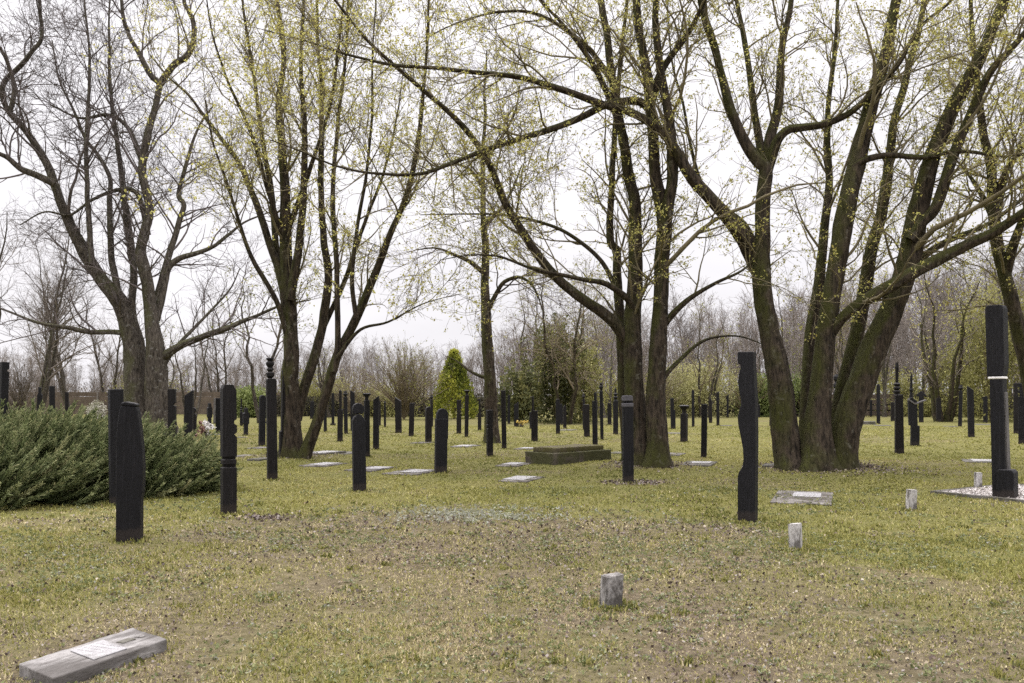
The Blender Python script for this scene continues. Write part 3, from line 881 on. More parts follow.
# ---- the smaller ones: axis, top row, foot row, width, kind
PT = [
    (2.5, 362, 432, 8, 'notch', 'tall black post notched at its top, at the left edge of the view', dict(at=.86)),
    (40, 387, 428, 5, 'broad', 'post with a narrow carved top just rising behind the juniper crest', {}),
    (52.5, 386, 428, 5.2, 'flat', 'square flat-topped post rising behind the juniper crest beside a carved one', {}),
    (67, 392, 427, 3.4, 'flat', 'lowest thin post showing its tip over the juniper against the board fence', {}),
    (172.5, 389, 438, 7.8, 'notch', 'plain square post just right of the big grey tree trunk', dict(at=.65)),
    (188.6, 390, 441, 8.5, 'slant_left', 'black post with a slanting narrow top, below the forked sapling', {}),
    (193.6, 407, 436, 6, 'head', 'short round-headed post half hidden behind the slant-topped post', {}),
    (209.6, 403, 428, 5.2, 'broad', 'small broad-shouldered post in front of the board fence, beside the white flowers', {}),
    (215, 398, 424, 3.6, 'flat', 'thin weathered grey post against the board fence', dict(mat=G)),
    (218.6, 398, 433, 6, 'flat', 'flat-topped post just behind the thick grooved post', {}),
    (241.4, 398, 426, 3, 'spire', 'thin needle-topped post against the round green shrub', dict(at=.5)),
    (245.8, 408, 435.5, 6.4, 'broad', 'post with a broad carved body on a thin leg, before the round green shrub', {}),
    (261.8, 395, 446, 6.6, 'round', 'round-topped post just left of the tall hourglass-topped post', {}),
    (282, 369, 456, 6.6, 'step', 'tall plain post partly hidden behind the mossy maple stems', dict(side=-1, at=.3)),
    (312, 401, 419, 4, 'round', 'stubby post seen between the two mossy maple stems', {}),
    (325.3, 402, 432, 3.2, 'flat', 'very thin flat-topped post right of the leaning maple stem', {}),
    (333, 393, 425.5, 2.8, 'foot', 'thin post standing on a wider foot, far behind the maple', {}),
    (340, 390, 441.5, 5.4, 'neck', 'slim-necked post on a wider body, first in the tight row right of the maple', dict(at=.62, nw=.5)),
    (346, 391, 434, 4.6, 'knob', 'knob-topped post second in the tight row right of the maple', {}),
    (352.8, 390, 431, 4.4, 'slant_right', 'slant-topped post just behind the round-headed stout post', {}),
    (367, 393, 457, 6.6, 'cap', 'post with a flaring mushroom cap behind the round-headed stout post', {}),
    (376, 396, 449.5, 6, 'slant_left', 'upright post with a pale slanting top beside the mushroom-capped post', {}),
    (379.4, 401, 425.5, 3, 'flat', 'thin post peeping out behind the pale-topped post', {}),
    (385, 401, 427.4, 2.8, 'knob', 'thinnest knobbed post standing alone left of the bare tan shrub', {}),
    (398.6, 397, 433, 6.4, 'slant_right', 'sturdy post with a sloping top before the bare tan shrub', {}),
    (411.2, 403, 436.6, 5.2, 'flat', 'plain square post right of the sloping-topped one before the bare tan shrub', {}),
    (428.4, 406.6, 442.5, 6.6, 'round', 'round-topped post just left of the hooded stout post', {}),
    (431.6, 395, 427, 3.6, 'knob', 'thin knobbed post rising behind the round-topped post near the golden thuja', {}),
    (458.8, 400, 434, 4.8, 'groove', 'grooved post standing in front of the foot of the golden thuja', dict(at=.6)),
    (466.4, 390, 437.4, 4.6, 'cap', 'taller capped post at the right flank of the golden thuja', {}),
    (479.6, 398.6, 430.5, 3.6, 'neck', 'thin-necked post between the golden thuja and the thin dark tree', dict(at=.55, nw=.55)),
    (489.8, 410, 456.7, 6.6, 'groove', 'post cut by deep grooves standing right in front of the thin dark tree', dict(at=.6)),
    (504.3, 390.5, 449, 4.8, 'flat', 'tall straight flat-topped post just right of the thin dark tree', {}),
    (508.9, 395, 424, 2.6, 'flat', 'thin far post half covered by the tall straight post', {}),
    (516.4, 402, 427, 4.6, 'slant_left', 'broad dark post just left of the yellow flowers', {}),
    (534.6, 396, 441.5, 6.6, 'neck', 'thick post with a narrow off-centre neck, right of the yellow flowers', dict(at=.68, nw=.3, ox=-.5)),
    (530.6, 412, 429, 2, 'flat', 'slim stub seen right behind the narrow-necked post', {}),
    (558, 399, 434, 4.2, 'round', 'slender round-topped post before the dark conifers', {}),
    (561.6, 404, 425, 2.8, 'flat', 'thin post tucked behind the slender round-topped post by the conifers', {}),
    (564.9, 405, 429, 3.4, 'point', 'short pointed post before the dark conifers', {}),
    (580.6, 398.5, 421, 3, 'flat', 'far thin post at the start of the cluster behind the mossy tomb', {}),
    (584.2, 394, 430, 3.4, 'knob', 'knobbed thin post in the cluster behind the mossy tomb', {}),
    (587, 404.4, 437, 6, 'flat', 'short wide flat post in the cluster behind the mossy tomb', {}),
    (595.2, 392, 447, 5.2, 'neck', 'stepped post standing nearest behind the mossy tomb', dict(at=.84, nw=.5, ox=.35)),
    (602, 383, 440, 4.2, 'knob', 'tallest knob-headed post in the cluster behind the mossy tomb', {}),
    (609.6, 403, 425, 4, 'flat', 'small far post left of the banded slate-black post', {}),
    (615.6, 387.6, 434.4, 5, 'spire', 'spired post just left of the banded slate-black post', dict(at=.72)),
    (673.2, 398, 429, 4.8, 'step', 'dark post in front of the hedge just right of the double-trunked maple', dict(at=.6)),
    (684, 405, 442, 8, 'cap', 'short stout post with a flared crown cap right of the double-trunked maple', {}),
    (693.2, 389, 427, 2.8, 'point', 'thin tall pointed post behind the crown-capped post', {}),
    (703.8, 404, 458, 5.8, 'flat', 'plain square flat-topped post standing behind a pale grave slab', {}),
    (710.6, 398, 423, 3.4, 'point', 'far post directly behind the plain square post with the slab', {}),
    (718, 392, 425.6, 3, 'flat', 'thin straight far post left of the wavy-edged post', {}),
    (727.6, 395, 418, 2.2, 'flat', 'farthest hair-thin post before the hedge, left of the wavy-edged post', {}),
    (758.6, 404, 418, 3, 'round', 'farthest tiny post just right of the wavy-edged post', {}),
    (770.9, 389.5, 426, 3.2, 'point', 'thin pointed post just left of the thick many-stemmed maple', {}),
    (774.6, 404, 424, 1.8, 'flat', 'tiny stick-thin post at the edge of the thick many-stemmed maple', {}),
    (836.6, 374, 428, 6.4, 'spool', 'post carved as a stack of spools, seen between the stems of the thick maple', {}),
    (871, 400, 417, 2.4, 'flat', 'farthest small post right of the thick maple', {}),
    (878.4, 383.5, 424, 3.4, 'point', 'tall thin pointed post on a pale slab right of the thick maple', {}),
    (892.6, 402, 421.5, 3.6, 'flat', 'small far post hiding behind the ringed spike post', {}),
    (921.2, 390.7, 422.5, 4.4, 'roof', 'post under a small spreading gabled roof near the birch', {}),
    (938.6, 398, 422, 4.6, 'flat', 'short square post at the left foot of the birch', {}),
    (960, 385, 426.5, 4.4, 'knob', 'slim knobbed post between the birch and the leafing olive-green tree', {}),
    (971.3, 386, 437.4, 6, 'slant_right', 'slightly tilted plain post left of the tallest post', dict(lean=-1.2)),
    (985.5, 396, 423, 4, 'round', 'round-topped dark post beneath the leafing olive-green tree', {}),
    (1015.8, 383, 434, 4.2, 'bands', 'thin banded post just right of the tallest post', {}),
    (1022.4, 383, 444, 7, 'bands', 'stout banded post at the right edge of the view', {}),
]
for cx, yt, yb, wpx, kind, lab, o in PT:
    post(cx, yt, yb, wpx, kind, lab, **o)

# ------------------------------------------------------------------ grave slabs
SLABG = 'flat concrete grave slabs'
SY = math.radians(-21)


def slab(cx, cy, wid, ln, label, plaque=None, th=.022, mat=None, yaw=SY, marks=False):
    d = foot(cx, cy); x = (cx - 512) / F * d; z = float(gz(x, d))
    mat = mat or M['concrete']
    root = empty('grave_slab', (x, d, z)); root.rotation_euler = (0, 0, yaw)
    wid *= .88; ln *= .85
    bm = bmesh.new(); box(bm, -wid / 2, wid / 2, -ln / 2, ln / 2, -.06, th, .012)
    bm_obj('slab', bm, mat, root)
    if plaque:
        u, v, pw, pl = plaque
        bm = bmesh.new(); box(bm, u - pw / 2, u + pw / 2, v - pl / 2, v + pl / 2, th + .001, th + .010, .002)
        p = bm_obj('plaque', bm, M['plaque'], root)
        if marks:
            rng = R(5); bm = bmesh.new()
            for r_ in range(3):
                xx = u - pw * .36
                while xx < u + pw * (.34 if r_ != 1 else .2):
                    l_ = .008 + .014 * rng.random()
                    box(bm, xx, xx + l_, v + pl * (.24 - .22 * r_) - .006, v + pl * (.24 - .22 * r_) + .004 + .004 * rng.random(), th + .0102, th + .0112)
                    xx += l_ + .006 + .008 * rng.random()
            bm_obj('inscription', bm, M['letter'], p)
    return tag(root, label, 'grave slab', SLABG)


# the near one, lying askew at the lower left
cen = np.array([-2.47, 5.175]); root = empty('grave_slab', (cen[0], cen[1], float(gz(*cen)))); yw = -math.atan2(.38, .925)
root.rotation_euler = (0, 0, yw)
bm = bmesh.new(); box(bm, -.20, .20, -.41, .41, -.08, .075, .008)
bmesh.ops.subdivide_edges(bm, edges=[e for e in bm.edges if e.calc_length() > .3], cuts=22, use_grid_fill=True)
rng = R(4)
for v_ in bm.verts:
    n_ = float(fbm(v_.co.x * 14 + v_.co.z * 9, v_.co.y * 14, 8, 4)) - .5
    v_.co += Vector((np.sign(v_.co.x) * n_ * .010, np.sign(v_.co.y) * n_ * .012, n_ * .007))
for v_ in bm.verts: v_.co.y -= .28 * v_.co.x
bm_obj('slab', bm, M['slab_worn'], root, True)
bm = bmesh.new(); box(bm, -.13, .145, -.11, .13, .0755, .083, .002)
for v_ in bm.verts: v_.co.y -= .28 * v_.co.x
p = bm_obj('plaque', bm, M['plaque'], root)
rng = R(6); bm = bmesh.new()
for r_ in range(4):
    xx = -.10
    while xx < (.09 if r_ % 2 == 0 else .05):
        l_ = .008 + .016 * rng.random()
        box(bm, xx, xx + l_, .085 - .045 * r_, .091 - .045 * r_ + .005 * rng.random(), .0832, .0838)
        xx += l_ + .007 + .009 * rng.random()
bm_obj('inscription', bm, M['letter'], p)
bm = bmesh.new(); box(bm, -.03, .03, .17, .27, .074, .080, .002)
bm_obj('metal_strip', bm, M['concrete_pale'], root)
bm = bmesh.new(); lathe(bm, [(.030, .070), (.030, .0785), (.024, .080)], 16)
bmesh.ops.translate(bm, vec=(.0, .33, 0), verts=bm.verts); bm_obj('vase_socket', bm, M['stake_dark'], root)
tag(root, 'thick stained concrete slab with a white inscribed plaque, alone in the dry near grass', 'grave slab', SLABG)

slab(803, 498.2, .98, 2.05, 'wide grey slab with a white plaque between the wavy-edged post and the thick maple', (.05, .30, .42, .62), marks=True)
slab(698, 463.8, .80, 1.35, 'slab with a pale plaque at the foot of the plain square post', (.05, .1, .44, .55), mat=M['concrete_pale'])
slab(774, 465.6, .5, .7, 'small pale slab touching the left root of the thick maple', None, mat=M['concrete_pale'])
slab(522, 479.6, .62, 1.25, 'pale-topped slab lying nearest in front of the mossy tomb', (-.06, .05, .42, .75))
slab(514, 465, .6, 1.2, 'slab ending against the left corner of the mossy tomb', (-.05, .1, .36, .6))
slab(527, 448.8, .6, 1.1, 'dull slab lying behind the left end of the mossy tomb', (0, 0, .36, .5))
slab(619, 453.2, .5, .8, 'sliver of pale slab between the mossy tomb and the banded post', None, mat=M['concrete_pale'])
slab(323, 453, .7, 1.5, 'pale slab just right of the leaning maple stem', (0, 0, .5, .9), mat=M['concrete_pale'])
slab(346, 453.6, .6, 1.2, 'pale slab just left of the round-headed stout post', None, mat=M['concrete_pale'])
slab(324, 465, .75, 1.2, 'slab with a bright plaque in front of the leaning maple stem', (-.02, .05, .42, .7))
slab(371, 469.2, .75, 1.3, 'slab sticking out on both sides of the round-headed stout post', (.1, .1, .4, .6))
slab(412, 472.5, .85, 1.4, 'grey slab with a white plaque left of the hooded stout post', (.05, .1, .46, .65))
slab(465, 446.4, .7, 1.3, 'slab with a faint plaque between the hooded post and the grooved post', (0, 0, .45, .7))
slab(422, 443, .6, 1.0, 'narrow slab at the foot of the round-topped post near the golden thuja', None)
slab(241, 456.4, .45, 1.0, 'dark-sided slab just right of the thick grooved post', None)
slab(262, 459.2, .42, .8, 'pale thin slab just left of the hourglass-topped post', None, mat=M['concrete_pale'])
slab(259, 448.2, .6, .9, 'grey slab at the foot of the round-topped post by the hourglass-topped post', None)
slab(239, 437.6, .4, .7, 'tiny pale slab behind the thick grooved post', None, mat=M['concrete_pale'])
slab(213, 434.8, .55, .8, 'pale slab beside the white flower bunch', None, mat=M['concrete_pale'])
slab(674, 433.4, .75, 1.1, 'bright slab beyond the crown-capped post', None, mat=M['concrete_pale'])
slab(672, 454.6, .65, 1.2, 'slab just right of the foot of the double-trunked maple', None)
slab(979, 461.4, .8, 1.2, 'slab with a pale plaque behind the tallest post', (.1, .05, .5, .65), mat=M['concrete_pale'])
slab(867.6, 424.2, .9, 1.2, 'bright far slab just right of the thick maple', None, th=.16, mat=M['concrete_pale'])
slab(882.5, 425.6, .9, 1.2, 'bright far slab under the tall thin pointed post', None, mat=M['concrete_pale'])
slab(950, 426.6, .7, 1.0, 'far slab at the foot of the slim knobbed post', None, mat=M['concrete_pale'])
slab(983, 424.6, .8, 1.2, 'far slab under the leafing olive-green tree', None, mat=M['concrete_pale'])
slab(567, 430.2, .8, 1.2, 'far slab before the dark conifers', None, mat=M['concrete_pale'])
slab(726, 425.8, .6, 1.0, 'far slab left of the wavy-edged post', None, mat=M['concrete_pale'])

# ------------------------------------------------------------------ gravel bed of the tallest post
root = empty('gravel_bed', (8.42, 13.92, float(gz(8.4, 13.9)))); root.rotation_euler = (0, 0, math.radians(32))
tag(root, 'pale gravel bed with a low stone edging round the tallest post', 'gravel bed')
bm = bmesh.new(); box(bm, -1.1, 1.1, -1.0, 1.0, -.1, .035)
bm_obj('gravel_surface', bm, M['gravel'], root)
for (x0, x1, y0, y1) in ((-1.19, 1.19, -1.09, -1.003), (-1.19, 1.19, 1.003, 1.09), (-1.19, -1.103, -1.0, 1.0), (1.103, 1.19, -1.0, 1.0)):
    bm = bmesh.new(); box(bm, x0, x1, y0, y1, -.1, .044, .008)
    bm_obj('edging_stone', bm, M['concrete_pale'], root)
rng = R(3); n = 2600
c = np.stack([rng.uniform(-1.07, 1.07, n), rng.uniform(-.97, .97, n), .037 + .012 * rng.random(n)], 1)
V, q, a = leafq(c, rng, .018)
A = Acc(); A.add(V, [q], a)
o = link('pebble_layer', A.mesh('pebble_layer', leafmat('pebbles', [(0, (.16, .14, .13)), (.5, (.42, .38, .35)), (1, (.68, .65, .62))], 0), attr='rnd'), root)
o['kind'] = 'stuff'

# ------------------------------------------------------------------ mossy tomb
root = empty('tomb', (1.08 + .27, 19.55 + 1.05, float(gz(1.4, 20.4)))); root.rotation_euler = (0, 0, math.radians(45))
tag(root, 'low two-tiered mossy stone tomb left of the double-trunked maple', 'tomb')
def rough_box(x0, x1, y0, y1, z0, z1, amp, seed):
    bm = bmesh.new(); box(bm, x0, x1, y0, y1, z0, z1, .015)
    bmesh.ops.subdivide_edges(bm, edges=[e for e in bm.edges if e.calc_length() > .25], cuts=16, use_grid_fill=True)
    for v_ in bm.verts:
        n_ = float(fbm(v_.co.x * 9 + v_.co.z * 7, v_.co.y * 9 + seed, seed, 4)) - .5
        v_.co += Vector((np.sign(v_.co.x) * n_ * amp, np.sign(v_.co.y) * n_ * amp, n_ * amp))
    return bm
bm_obj('base', rough_box(-1.0, 1.0, -.48, .48, -.1, .26, .03, 3), M['mossy'], root, True)
bm_obj('upper_tier', rough_box(-.86, .86, -.36, .36, .255, .37, .02, 5), M['mossy_cap'], root, True)

# ------------------------------------------------------------------ short marker stakes
def stake(cx, yt, yb, wpx, label, mat, lean=(0, 0), yaw=-12, slope=0.0):
    d = foot(cx, yb); s = d / F; H = (yb - yt) * s; W = wpx * s * .86
    x = (cx - 512) * s
    bm = bmesh.new(); box(bm, -W / 2, W / 2, -W * .45, W * .45, -.15, H, .004)
    bmesh.ops.subdivide_edges(bm, edges=[e for e in bm.edges if e.calc_length() > W * .6], cuts=7, use_grid_fill=True)
    for v_ in bm.verts:
        n_ = float(fbm(v_.co.x * 25 + cx, v_.co.y * 25 + v_.co.z * 18, 8, 4)) - .5
        if v_.co.z > H * .8: v_.co.z += v_.co.x * slope
        v_.co += Vector((np.sign(v_.co.x) * n_ * .006, np.sign(v_.co.y) * n_ * .006, n_ * .006))
    o = bm_obj('marker_stake', bm, mat, None, True)
    o.location = (x, d, float(gz(x, d))); o.rotation_euler = (math.radians(lean[0]), math.radians(lean[1]), math.radians(yaw) - math.atan2(x, d))
    tag(o, label, 'marker stake', 'short stone marker stakes')


stake(610.3, 575, 606.5, 21, 'stained grey stone stub nearest of all, alone in the dry grass', M['stake_dark'], (-2, 5), 22, .22)
stake(795.8, 523.5, 549.5, 12.5, 'whitewashed flaking stub in front of the slab by the wavy-edged post', M['stake'], (0, -2), -18, .1)
stake(911, 489.5, 510, 9.2, 'small worn stub standing in the grass right of the thick maple', M['stake'], (0, 2), 30)
stake(978, 472.5, 489, 6.8, 'small stub standing beside the gravel bed of the tallest post', M['stake'], (0, 0), 24)

# ------------------------------------------------------------------ flowers on graves
def bouquet(cx, yb, rad, label, mats, seed, hgt=.35):
    rng = R(seed); d = foot(cx, yb); x = (cx - 512) / F * d; z = float(gz(x, d))
    root = empty('flower_bunch', (x, d, z)); tag(root, label, 'flowers')
    bm = bmesh.new(); lathe(bm, [(.07, -.02), (.10, .05), (.11, .12), (.09, .13)], 12)
    bm_obj('pot', bm, M['concrete'], root)
    A = Acc()
    for i in range(40):
        a_ = rng.random() * 6.28; r_ = rad * math.sqrt(rng.random())
        P = np.array([[0, 0, .1], [math.cos(a_) * r_ * .5, math.sin(a_) * r_ * .5, hgt * .6], [math.cos(a_) * r_, math.sin(a_) * r_, hgt * (.6 + .5 * rng.random())]])[None]
        V, q = tubes(P, np.full((1, 3), .004), 3); A.add(V, [q])
    bm_ = link('stems', A.mesh('stems', M['twig_olive']), root)
    for nm, mt, nn, off in mats:
        c = rng.normal(size=(nn, 3)) * np.array([rad * .5, rad * .5, hgt * .22]) + np.array([off, 0, hgt * .72])
        for cc in c:
            cc[2] = max(cc[2], .12)
            A = Acc(); cs = np.repeat(cc[None], 30, 0) + rng.normal(size=(30, 3)) * .03
            V, q, a = leafq(cs, rng, .045); A.add(V, [q], a)
            link(nm, A.mesh(nm, mt, attr='rnd'), root)


white = leafmat('white_petals', [(0, (.55, .52, .50)), (1, (.85, .83, .80))], .3)
red = leafmat('faded_red_petals', [(0, (.22, .12, .10)), (1, (.42, .28, .24))], .3)
yel = leafmat('yellow_petals', [(0, (.50, .36, .07)), (1, (.74, .60, .22))], .3)
bouquet(205, 437.5, .24, 'bunch of white and faded red flowers beyond the juniper tip', [('white_bloom', white, 18, .08), ('red_bloom', red, 9, -.18)], 31, .46)
bouquet(521.5, 427, .24, 'bunch of bright yellow flowers before the dark conifers', [('yellow_bloom', yel, 9, 0)], 32, .34)
# ------------------------------------------------------------------ grass
gm, t, b = nt('grass_blades')
a1 = N(t, 'ShaderNodeAttribute', attribute_name='rnd')
col = ramp(t, a1.outputs['Fac'], [(0, (.098, .112, .034)), (.25, (.212, .208, .058)), (.46, (.318, .294, .092)), (.60, (.42, .37, .185)), (.74, (.55, .475, .29)), (.86, (.30, .22, .14)), (1, (.25, .22, .19))])
t.links.new(col, b.inputs['Base Color']); b.inputs['Roughness'].default_value = .75; b.inputs['Specular IOR Level'].default_value = .2
tr = t.nodes.new('ShaderNodeBsdfTranslucent'); t.links.new(col, tr.inputs[0])
ms = t.nodes.new('ShaderNodeMixShader'); ms.inputs[0].default_value = .3
t.links.new(b.outputs[0], ms.inputs[1]); t.links.new(tr.outputs[0], ms.inputs[2]); t.links.new(ms.outputs[0], t.nodes['Material Output'].inputs[0])

rng = R(77)
AMP = lambda yy: 1 - .72 * np.clip((yy - 9) / 10, 0, 1)
acc = Acc()
# unmown tufts close round everything that stands on the lawn
TUFTS = [(o_.location.x, o_.location.y) for o_ in bpy.data.objects if o_.get('category') in ('grave post', 'marker stake')]
# (from, to, density, height, width)
for (y0, y1, dens, h, wd) in ((2.6, 4.4, 1200, .030, .0042), (4.4, 7, 5200, .032, .0045), (7, 10, 3000, .034, .006), (10, 15, 1100, .036, .009), (15, 24, 480, .034, .014), (24, 45, 130, .04, .024)):
    x, y = scatter(rng, y0, y1, dens, 2.4)
    cl = fbm(x * 2.2, y * 2.2, 55, 3)
    d = dryness(x, y)
    keep = rng.random(len(x)) < np.clip(.35 + 1.5 * (cl - .35), .12, 1) * (1 - .22 * d)
    x, y, d, cl = x[keep], y[keep], d[keep], cl[keep]
    n = len(x)
    z = gz(x, y)
    yaw = rng.random(n) * 2 * PI
    lean = rng.random(n) * 1.15 + .15
    hh = h * (.4 + rng.random(n)) * (1.15 - .5 * d) * (.7 + .6 * cl)
    ww = wd * (.6 + .8 * rng.random(n))
    dx, dy = np.cos(yaw), np.sin(yaw)
    ux, uy = -dy, dx
    lx, lz = np.sin(lean) * hh, np.cos(lean) * hh
    base = np.stack([x, y, z - .004], 1); U = np.stack([ux, uy, 0 * x], 1) * ww[:, None]
    mid = base + np.stack([dx * lx * .35, dy * lx * .35, lz * .62], 1)
    tip = base + np.stack([dx * lx, dy * lx, lz], 1)
    V = np.stack([base - U, base + U, mid + U * .8, tip, mid - U * .8], 1).reshape(-1, 3)
    q = np.arange(n * 5).reshape(n, 5)
    val = np.clip(.31 + (.11 + .14 * d) * AMP(y) * rng.normal(size=n) + d * .18 + (fbm(x * .35, y * .35, 61, 3) - .5) * .55 + (fbm(x * 2.1, y * 1.7, 67, 3) - .5) * (.25 + .6 * d), 0, .8)
    dead = rng.random(n) < .012 + .26 * d
    val = np.where(dead, .74 + .26 * rng.random(n), val)
    acc.add(V, [q], np.repeat(val, 5))
# rank clumps and a few sticks scattered over the near lawn
CL = [(x_, y_) for x_, y_ in zip(*scatter(rng, 4.2, 13, 2.6, .5))]
CLS = set(CL)
for (tx, ty) in TUFTS + CL:
    n = int(np.clip(620 - 22 * ty, 60, 520))
    if (tx, ty) in CLS: n = int(rng.integers(14, 60))
    a_ = rng.random(n) * 2 * PI; r_ = .09 + .14 * rng.random(n) ** 1.5
    if (tx, ty) in CLS: r_ = abs(rng.normal(size=n)) * .05
    x = tx + np.cos(a_) * r_; y = ty + np.sin(a_) * r_
    z = gz(x, y); yaw = rng.random(n) * 2 * PI; lean = rng.random(n) * .7 + .05
    hh = .02 + .06 * rng.random(n) * rng.random(n); ww = .003 + .0006 * ty * (.6 + .8 * rng.random(n))
    dx, dy = np.cos(yaw), np.sin(yaw)
    lx, lz = np.sin(lean) * hh, np.cos(lean) * hh
    base = np.stack([x, y, z - .004], 1); U = np.stack([-dy, dx, 0 * x], 1) * ww[:, None]
    mid = base + np.stack([dx * lx * .35, dy * lx * .35, lz * .62], 1); tip = base + np.stack([dx * lx, dy * lx, lz], 1)
    V = np.stack([base - U, base + U, mid + U * .8, tip, mid - U * .8], 1).reshape(-1, 3)
    acc.add(V, [np.arange(n * 5).reshape(n, 5)], np.repeat(np.clip(.3 + .2 * rng.normal(size=n), 0, .9), 5))
o = link('lawn_grass', acc.mesh('lawn_grass', gm, attr='rnd'))
tag(o, 'short olive grass with dry blades covering the lawn', 'grass', kind='stuff')


A = Acc(); rng = R(83)
x, y = scatter(rng, 4.3, 22, .9, .5)
for x_, y_ in zip(x, y):
    a_ = rng.random() * 6.28; L = .06 + .22 * rng.random() ** 2
    tt = np.linspace(-.5, .5, 5)
    P = np.stack([x_ + math.cos(a_) * L * tt + .08 * L * rng.normal(size=5), y_ + math.sin(a_) * L * tt + .08 * L * rng.normal(size=5), float(gz(x_, y_)) + .012 + .012 * rng.random(5)], 1)
    V, q = tubes(P[None], np.linspace(.0035, .0018, 5)[None], 4); A.add(V, [q])
o = link('fallen_twigs', A.mesh('fallen_twigs', flat('stick_bark', (.13, .10, .075)), smooth=True))
tag(o, 'thin broken twigs lying about in the grass', 'twigs', kind='stuff')
# ------------------------------------------------------------------ the traced trees
def S(p, r, d=(0, 0), of=None, **k): return dict(p=p, r=r, d=d, of=of, **k)


LV = [
    dict(per_len=.5, tmin=.25, length=3.6, ang=44, up=.16, k=12, rfac=.36, rmin=.010, wig=.13, trop=.02, sides=7, zmin=2.8, merge=1),
    dict(per_len=2.3, tmin=.15, length=1.7, ang=46, up=.15, k=9, rfac=.5, rmin=.007, wig=.16, trop=.02, sides=5, zmin=2.4),
    dict(per_len=2.7, tmin=.15, length=.95, ang=46, up=.10, k=7, rfac=.65, rmin=.0052, wig=.17, trop=.01, sides=4),
    dict(per_len=3.2, tmin=.12, length=.5, ang=44, up=.08, k=5, rfac=.75, rmin=.0036, wig=.18, trop=.02, sides=3, leaf=2),
]


def lvs(n0=1, n1=1, n2=1, n3=1, leaf=2, zmin=2.4, ln=1, up=.2, droop=0.0, rmin=1):
    o = [dict(x) for x in LV]
    for x, m in zip(o, (n0, n1, n2, n3)): x['per_len'] *= m; x['trop'] -= droop; x['rmin'] *= rmin
    for x in o[:3]: x['length'] *= ln
    o[0]['zmin'] = zmin + .8; o[1]['zmin'] = zmin; o[0]['up'] = up; o[1]['up'] = up * .8; o[3]['leaf'] = leaf
    return o


# thick many-stemmed maple on the right
T5 = [
    S([(791, 470), (785, 435), (782, 403), (768, 324), (762.5, 283), (763, 240), (764, 200), (766, 170), (757, 160), (744, 140), (732, 112), (716, 50), (702, 0), (690, -60), (684, -140)],
      (17, 16.5, 15.5, 14, 12.5, 11.5, 10.5, 9, 8, 7.5, 7, 6, 4.5, 3), (0, .2, .5, .9)),
    S([(816, 473), (817, 435), (820, 403), (827, 324), (834, 283), (839, 241), (846, 200), (855, 166), (872, 103), (888, 41), (896, 0), (905, -60), (910, -140)],
      (20, 15, 13, 12.5, 13.5, 14, 13.5, 12, 10.5, 9, 6, 3.5), (-.25, -.2, 0, -.3)),
    S([(839, 471), (845, 435), (856, 400), (876, 345), (895, 303), (908, 262), (916, 224), (930, 166), (950, 116), (972, 70), (992, 25), (1004, 0), (1025, -60), (1040, -140)],
      (17, 17, 17, 16, 15, 14, 13, 11.5, 10, 9, 8, 5), (-.1, -.3, -.6, -1.0)),
    S([(833, 466), (838, 420), (846, 375), (857, 330), (869, 262), (882, 215), (888, 180), (893, 124), (905, 83), (920, 30), (928, -20), (935, -100)],
      (11, 9.5, 9, 8.5, 8, 7, 6, 5, 3.5), (.55, .9, 1.4, 2.2)),
    S([(806, 466), (806, 420), (808, 380), (812, 330), (822, 270), (826, 230), (830, 180), (828, 120), (834, 60), (838, 0), (840, -80)],
      (9, 8, 7, 6.5, 5.5, 4.5, 3.5, 2.5), (.6, 1.0, 1.5, 2.0)),
    # limbs
    S([(758, 268), (749, 250), (743, 238), (727, 217), (708, 196), (689, 174), (675, 150), (662, 132), (634, 114), (600, 104), (560, 90), (520, 78), (480, 73), (440, 68), (395, 65), (360, 58), (335, 51), (300, 39), (262, 30)],
      (9.5, 8.5, 7.5, 6.5, 5.5, 5, 4.5, 4, 3.4, 2.8, 2, 1.2), (.5, .2, -.6, -1.8), 0, wob=.6),
    S([(766, 172), (774, 150), (779, 138), (788, 130), (800, 128), (825, 124), (848, 114), (866, 99), (886, 79), (900, 62), (908, 46), (925, 22), (952, 0), (980, -40)],
      (7, 6, 5, 4.6, 4.2, 4, 3.6, 3, 2.4, 1.6), (.6, .0, -.6, -1.2), 0, wob=.4),
    S([(766, 170), (769, 141), (775, 120), (779, 99), (782, 50), (790, 10), (796, -40), (800, -110)], (7, 6, 5, 4.5, 3.6, 2.5), (.6, .9, 1.2), 0),
    S([(762, 160), (759, 137), (754, 110), (751, 83), (744, 40), (737, 0), (730, -70)], (5.5, 5, 4.5, 4, 3.4, 2.4), (.6, 1.2, 1.8), 0),
    S([(829, 338), (843, 318), (860, 304), (876, 294), (892, 285), (905, 277), (923, 267), (940, 258), (956, 250), (975, 241), (993, 233), (1010, 222), (1030, 208), (1070, 185)],
      (6, 7, 8.5, 9.5, 10, 10, 10, 9.5, 9, 8, 7), (-.2, -.95, -1.3, -2.0), 1, wob=.3),
    S([(910, 240), (922, 222), (935, 207), (952, 158), (973, 108), (990, 72), (1010, 50), (1030, 25), (1060, -30)], (6.5, 7, 7, 6.5, 6, 5, 3.5), (-.5, -.9, -1.4), 2),
    S([(852, 168), (867, 159), (890, 155), (910, 157), (927, 157), (950, 152), (973, 152), (1000, 156), (1030, 153), (1060, 140)], (4.5, 4, 3.6, 3.2, 2.8, 2.2, 1.6), (-.2, -.8, -1.5), 1, wob=.4),
    S([(886, 300), (900, 280), (925, 255), (950, 240), (985, 226), (1015, 205), (1050, 178)], (5, 5, 4.6, 4.2, 3.5, 2.5), (-.3, .5, 1.2), 2, wob=.4),
    S([(762, 260), (745, 225), (720, 205), (700, 180), (690, 140), (683, 100), (672, 60), (668, 0)], (3.5, 3, 2.6, 2.2, 1.5), (.6, 1.2, 2), 0),
]
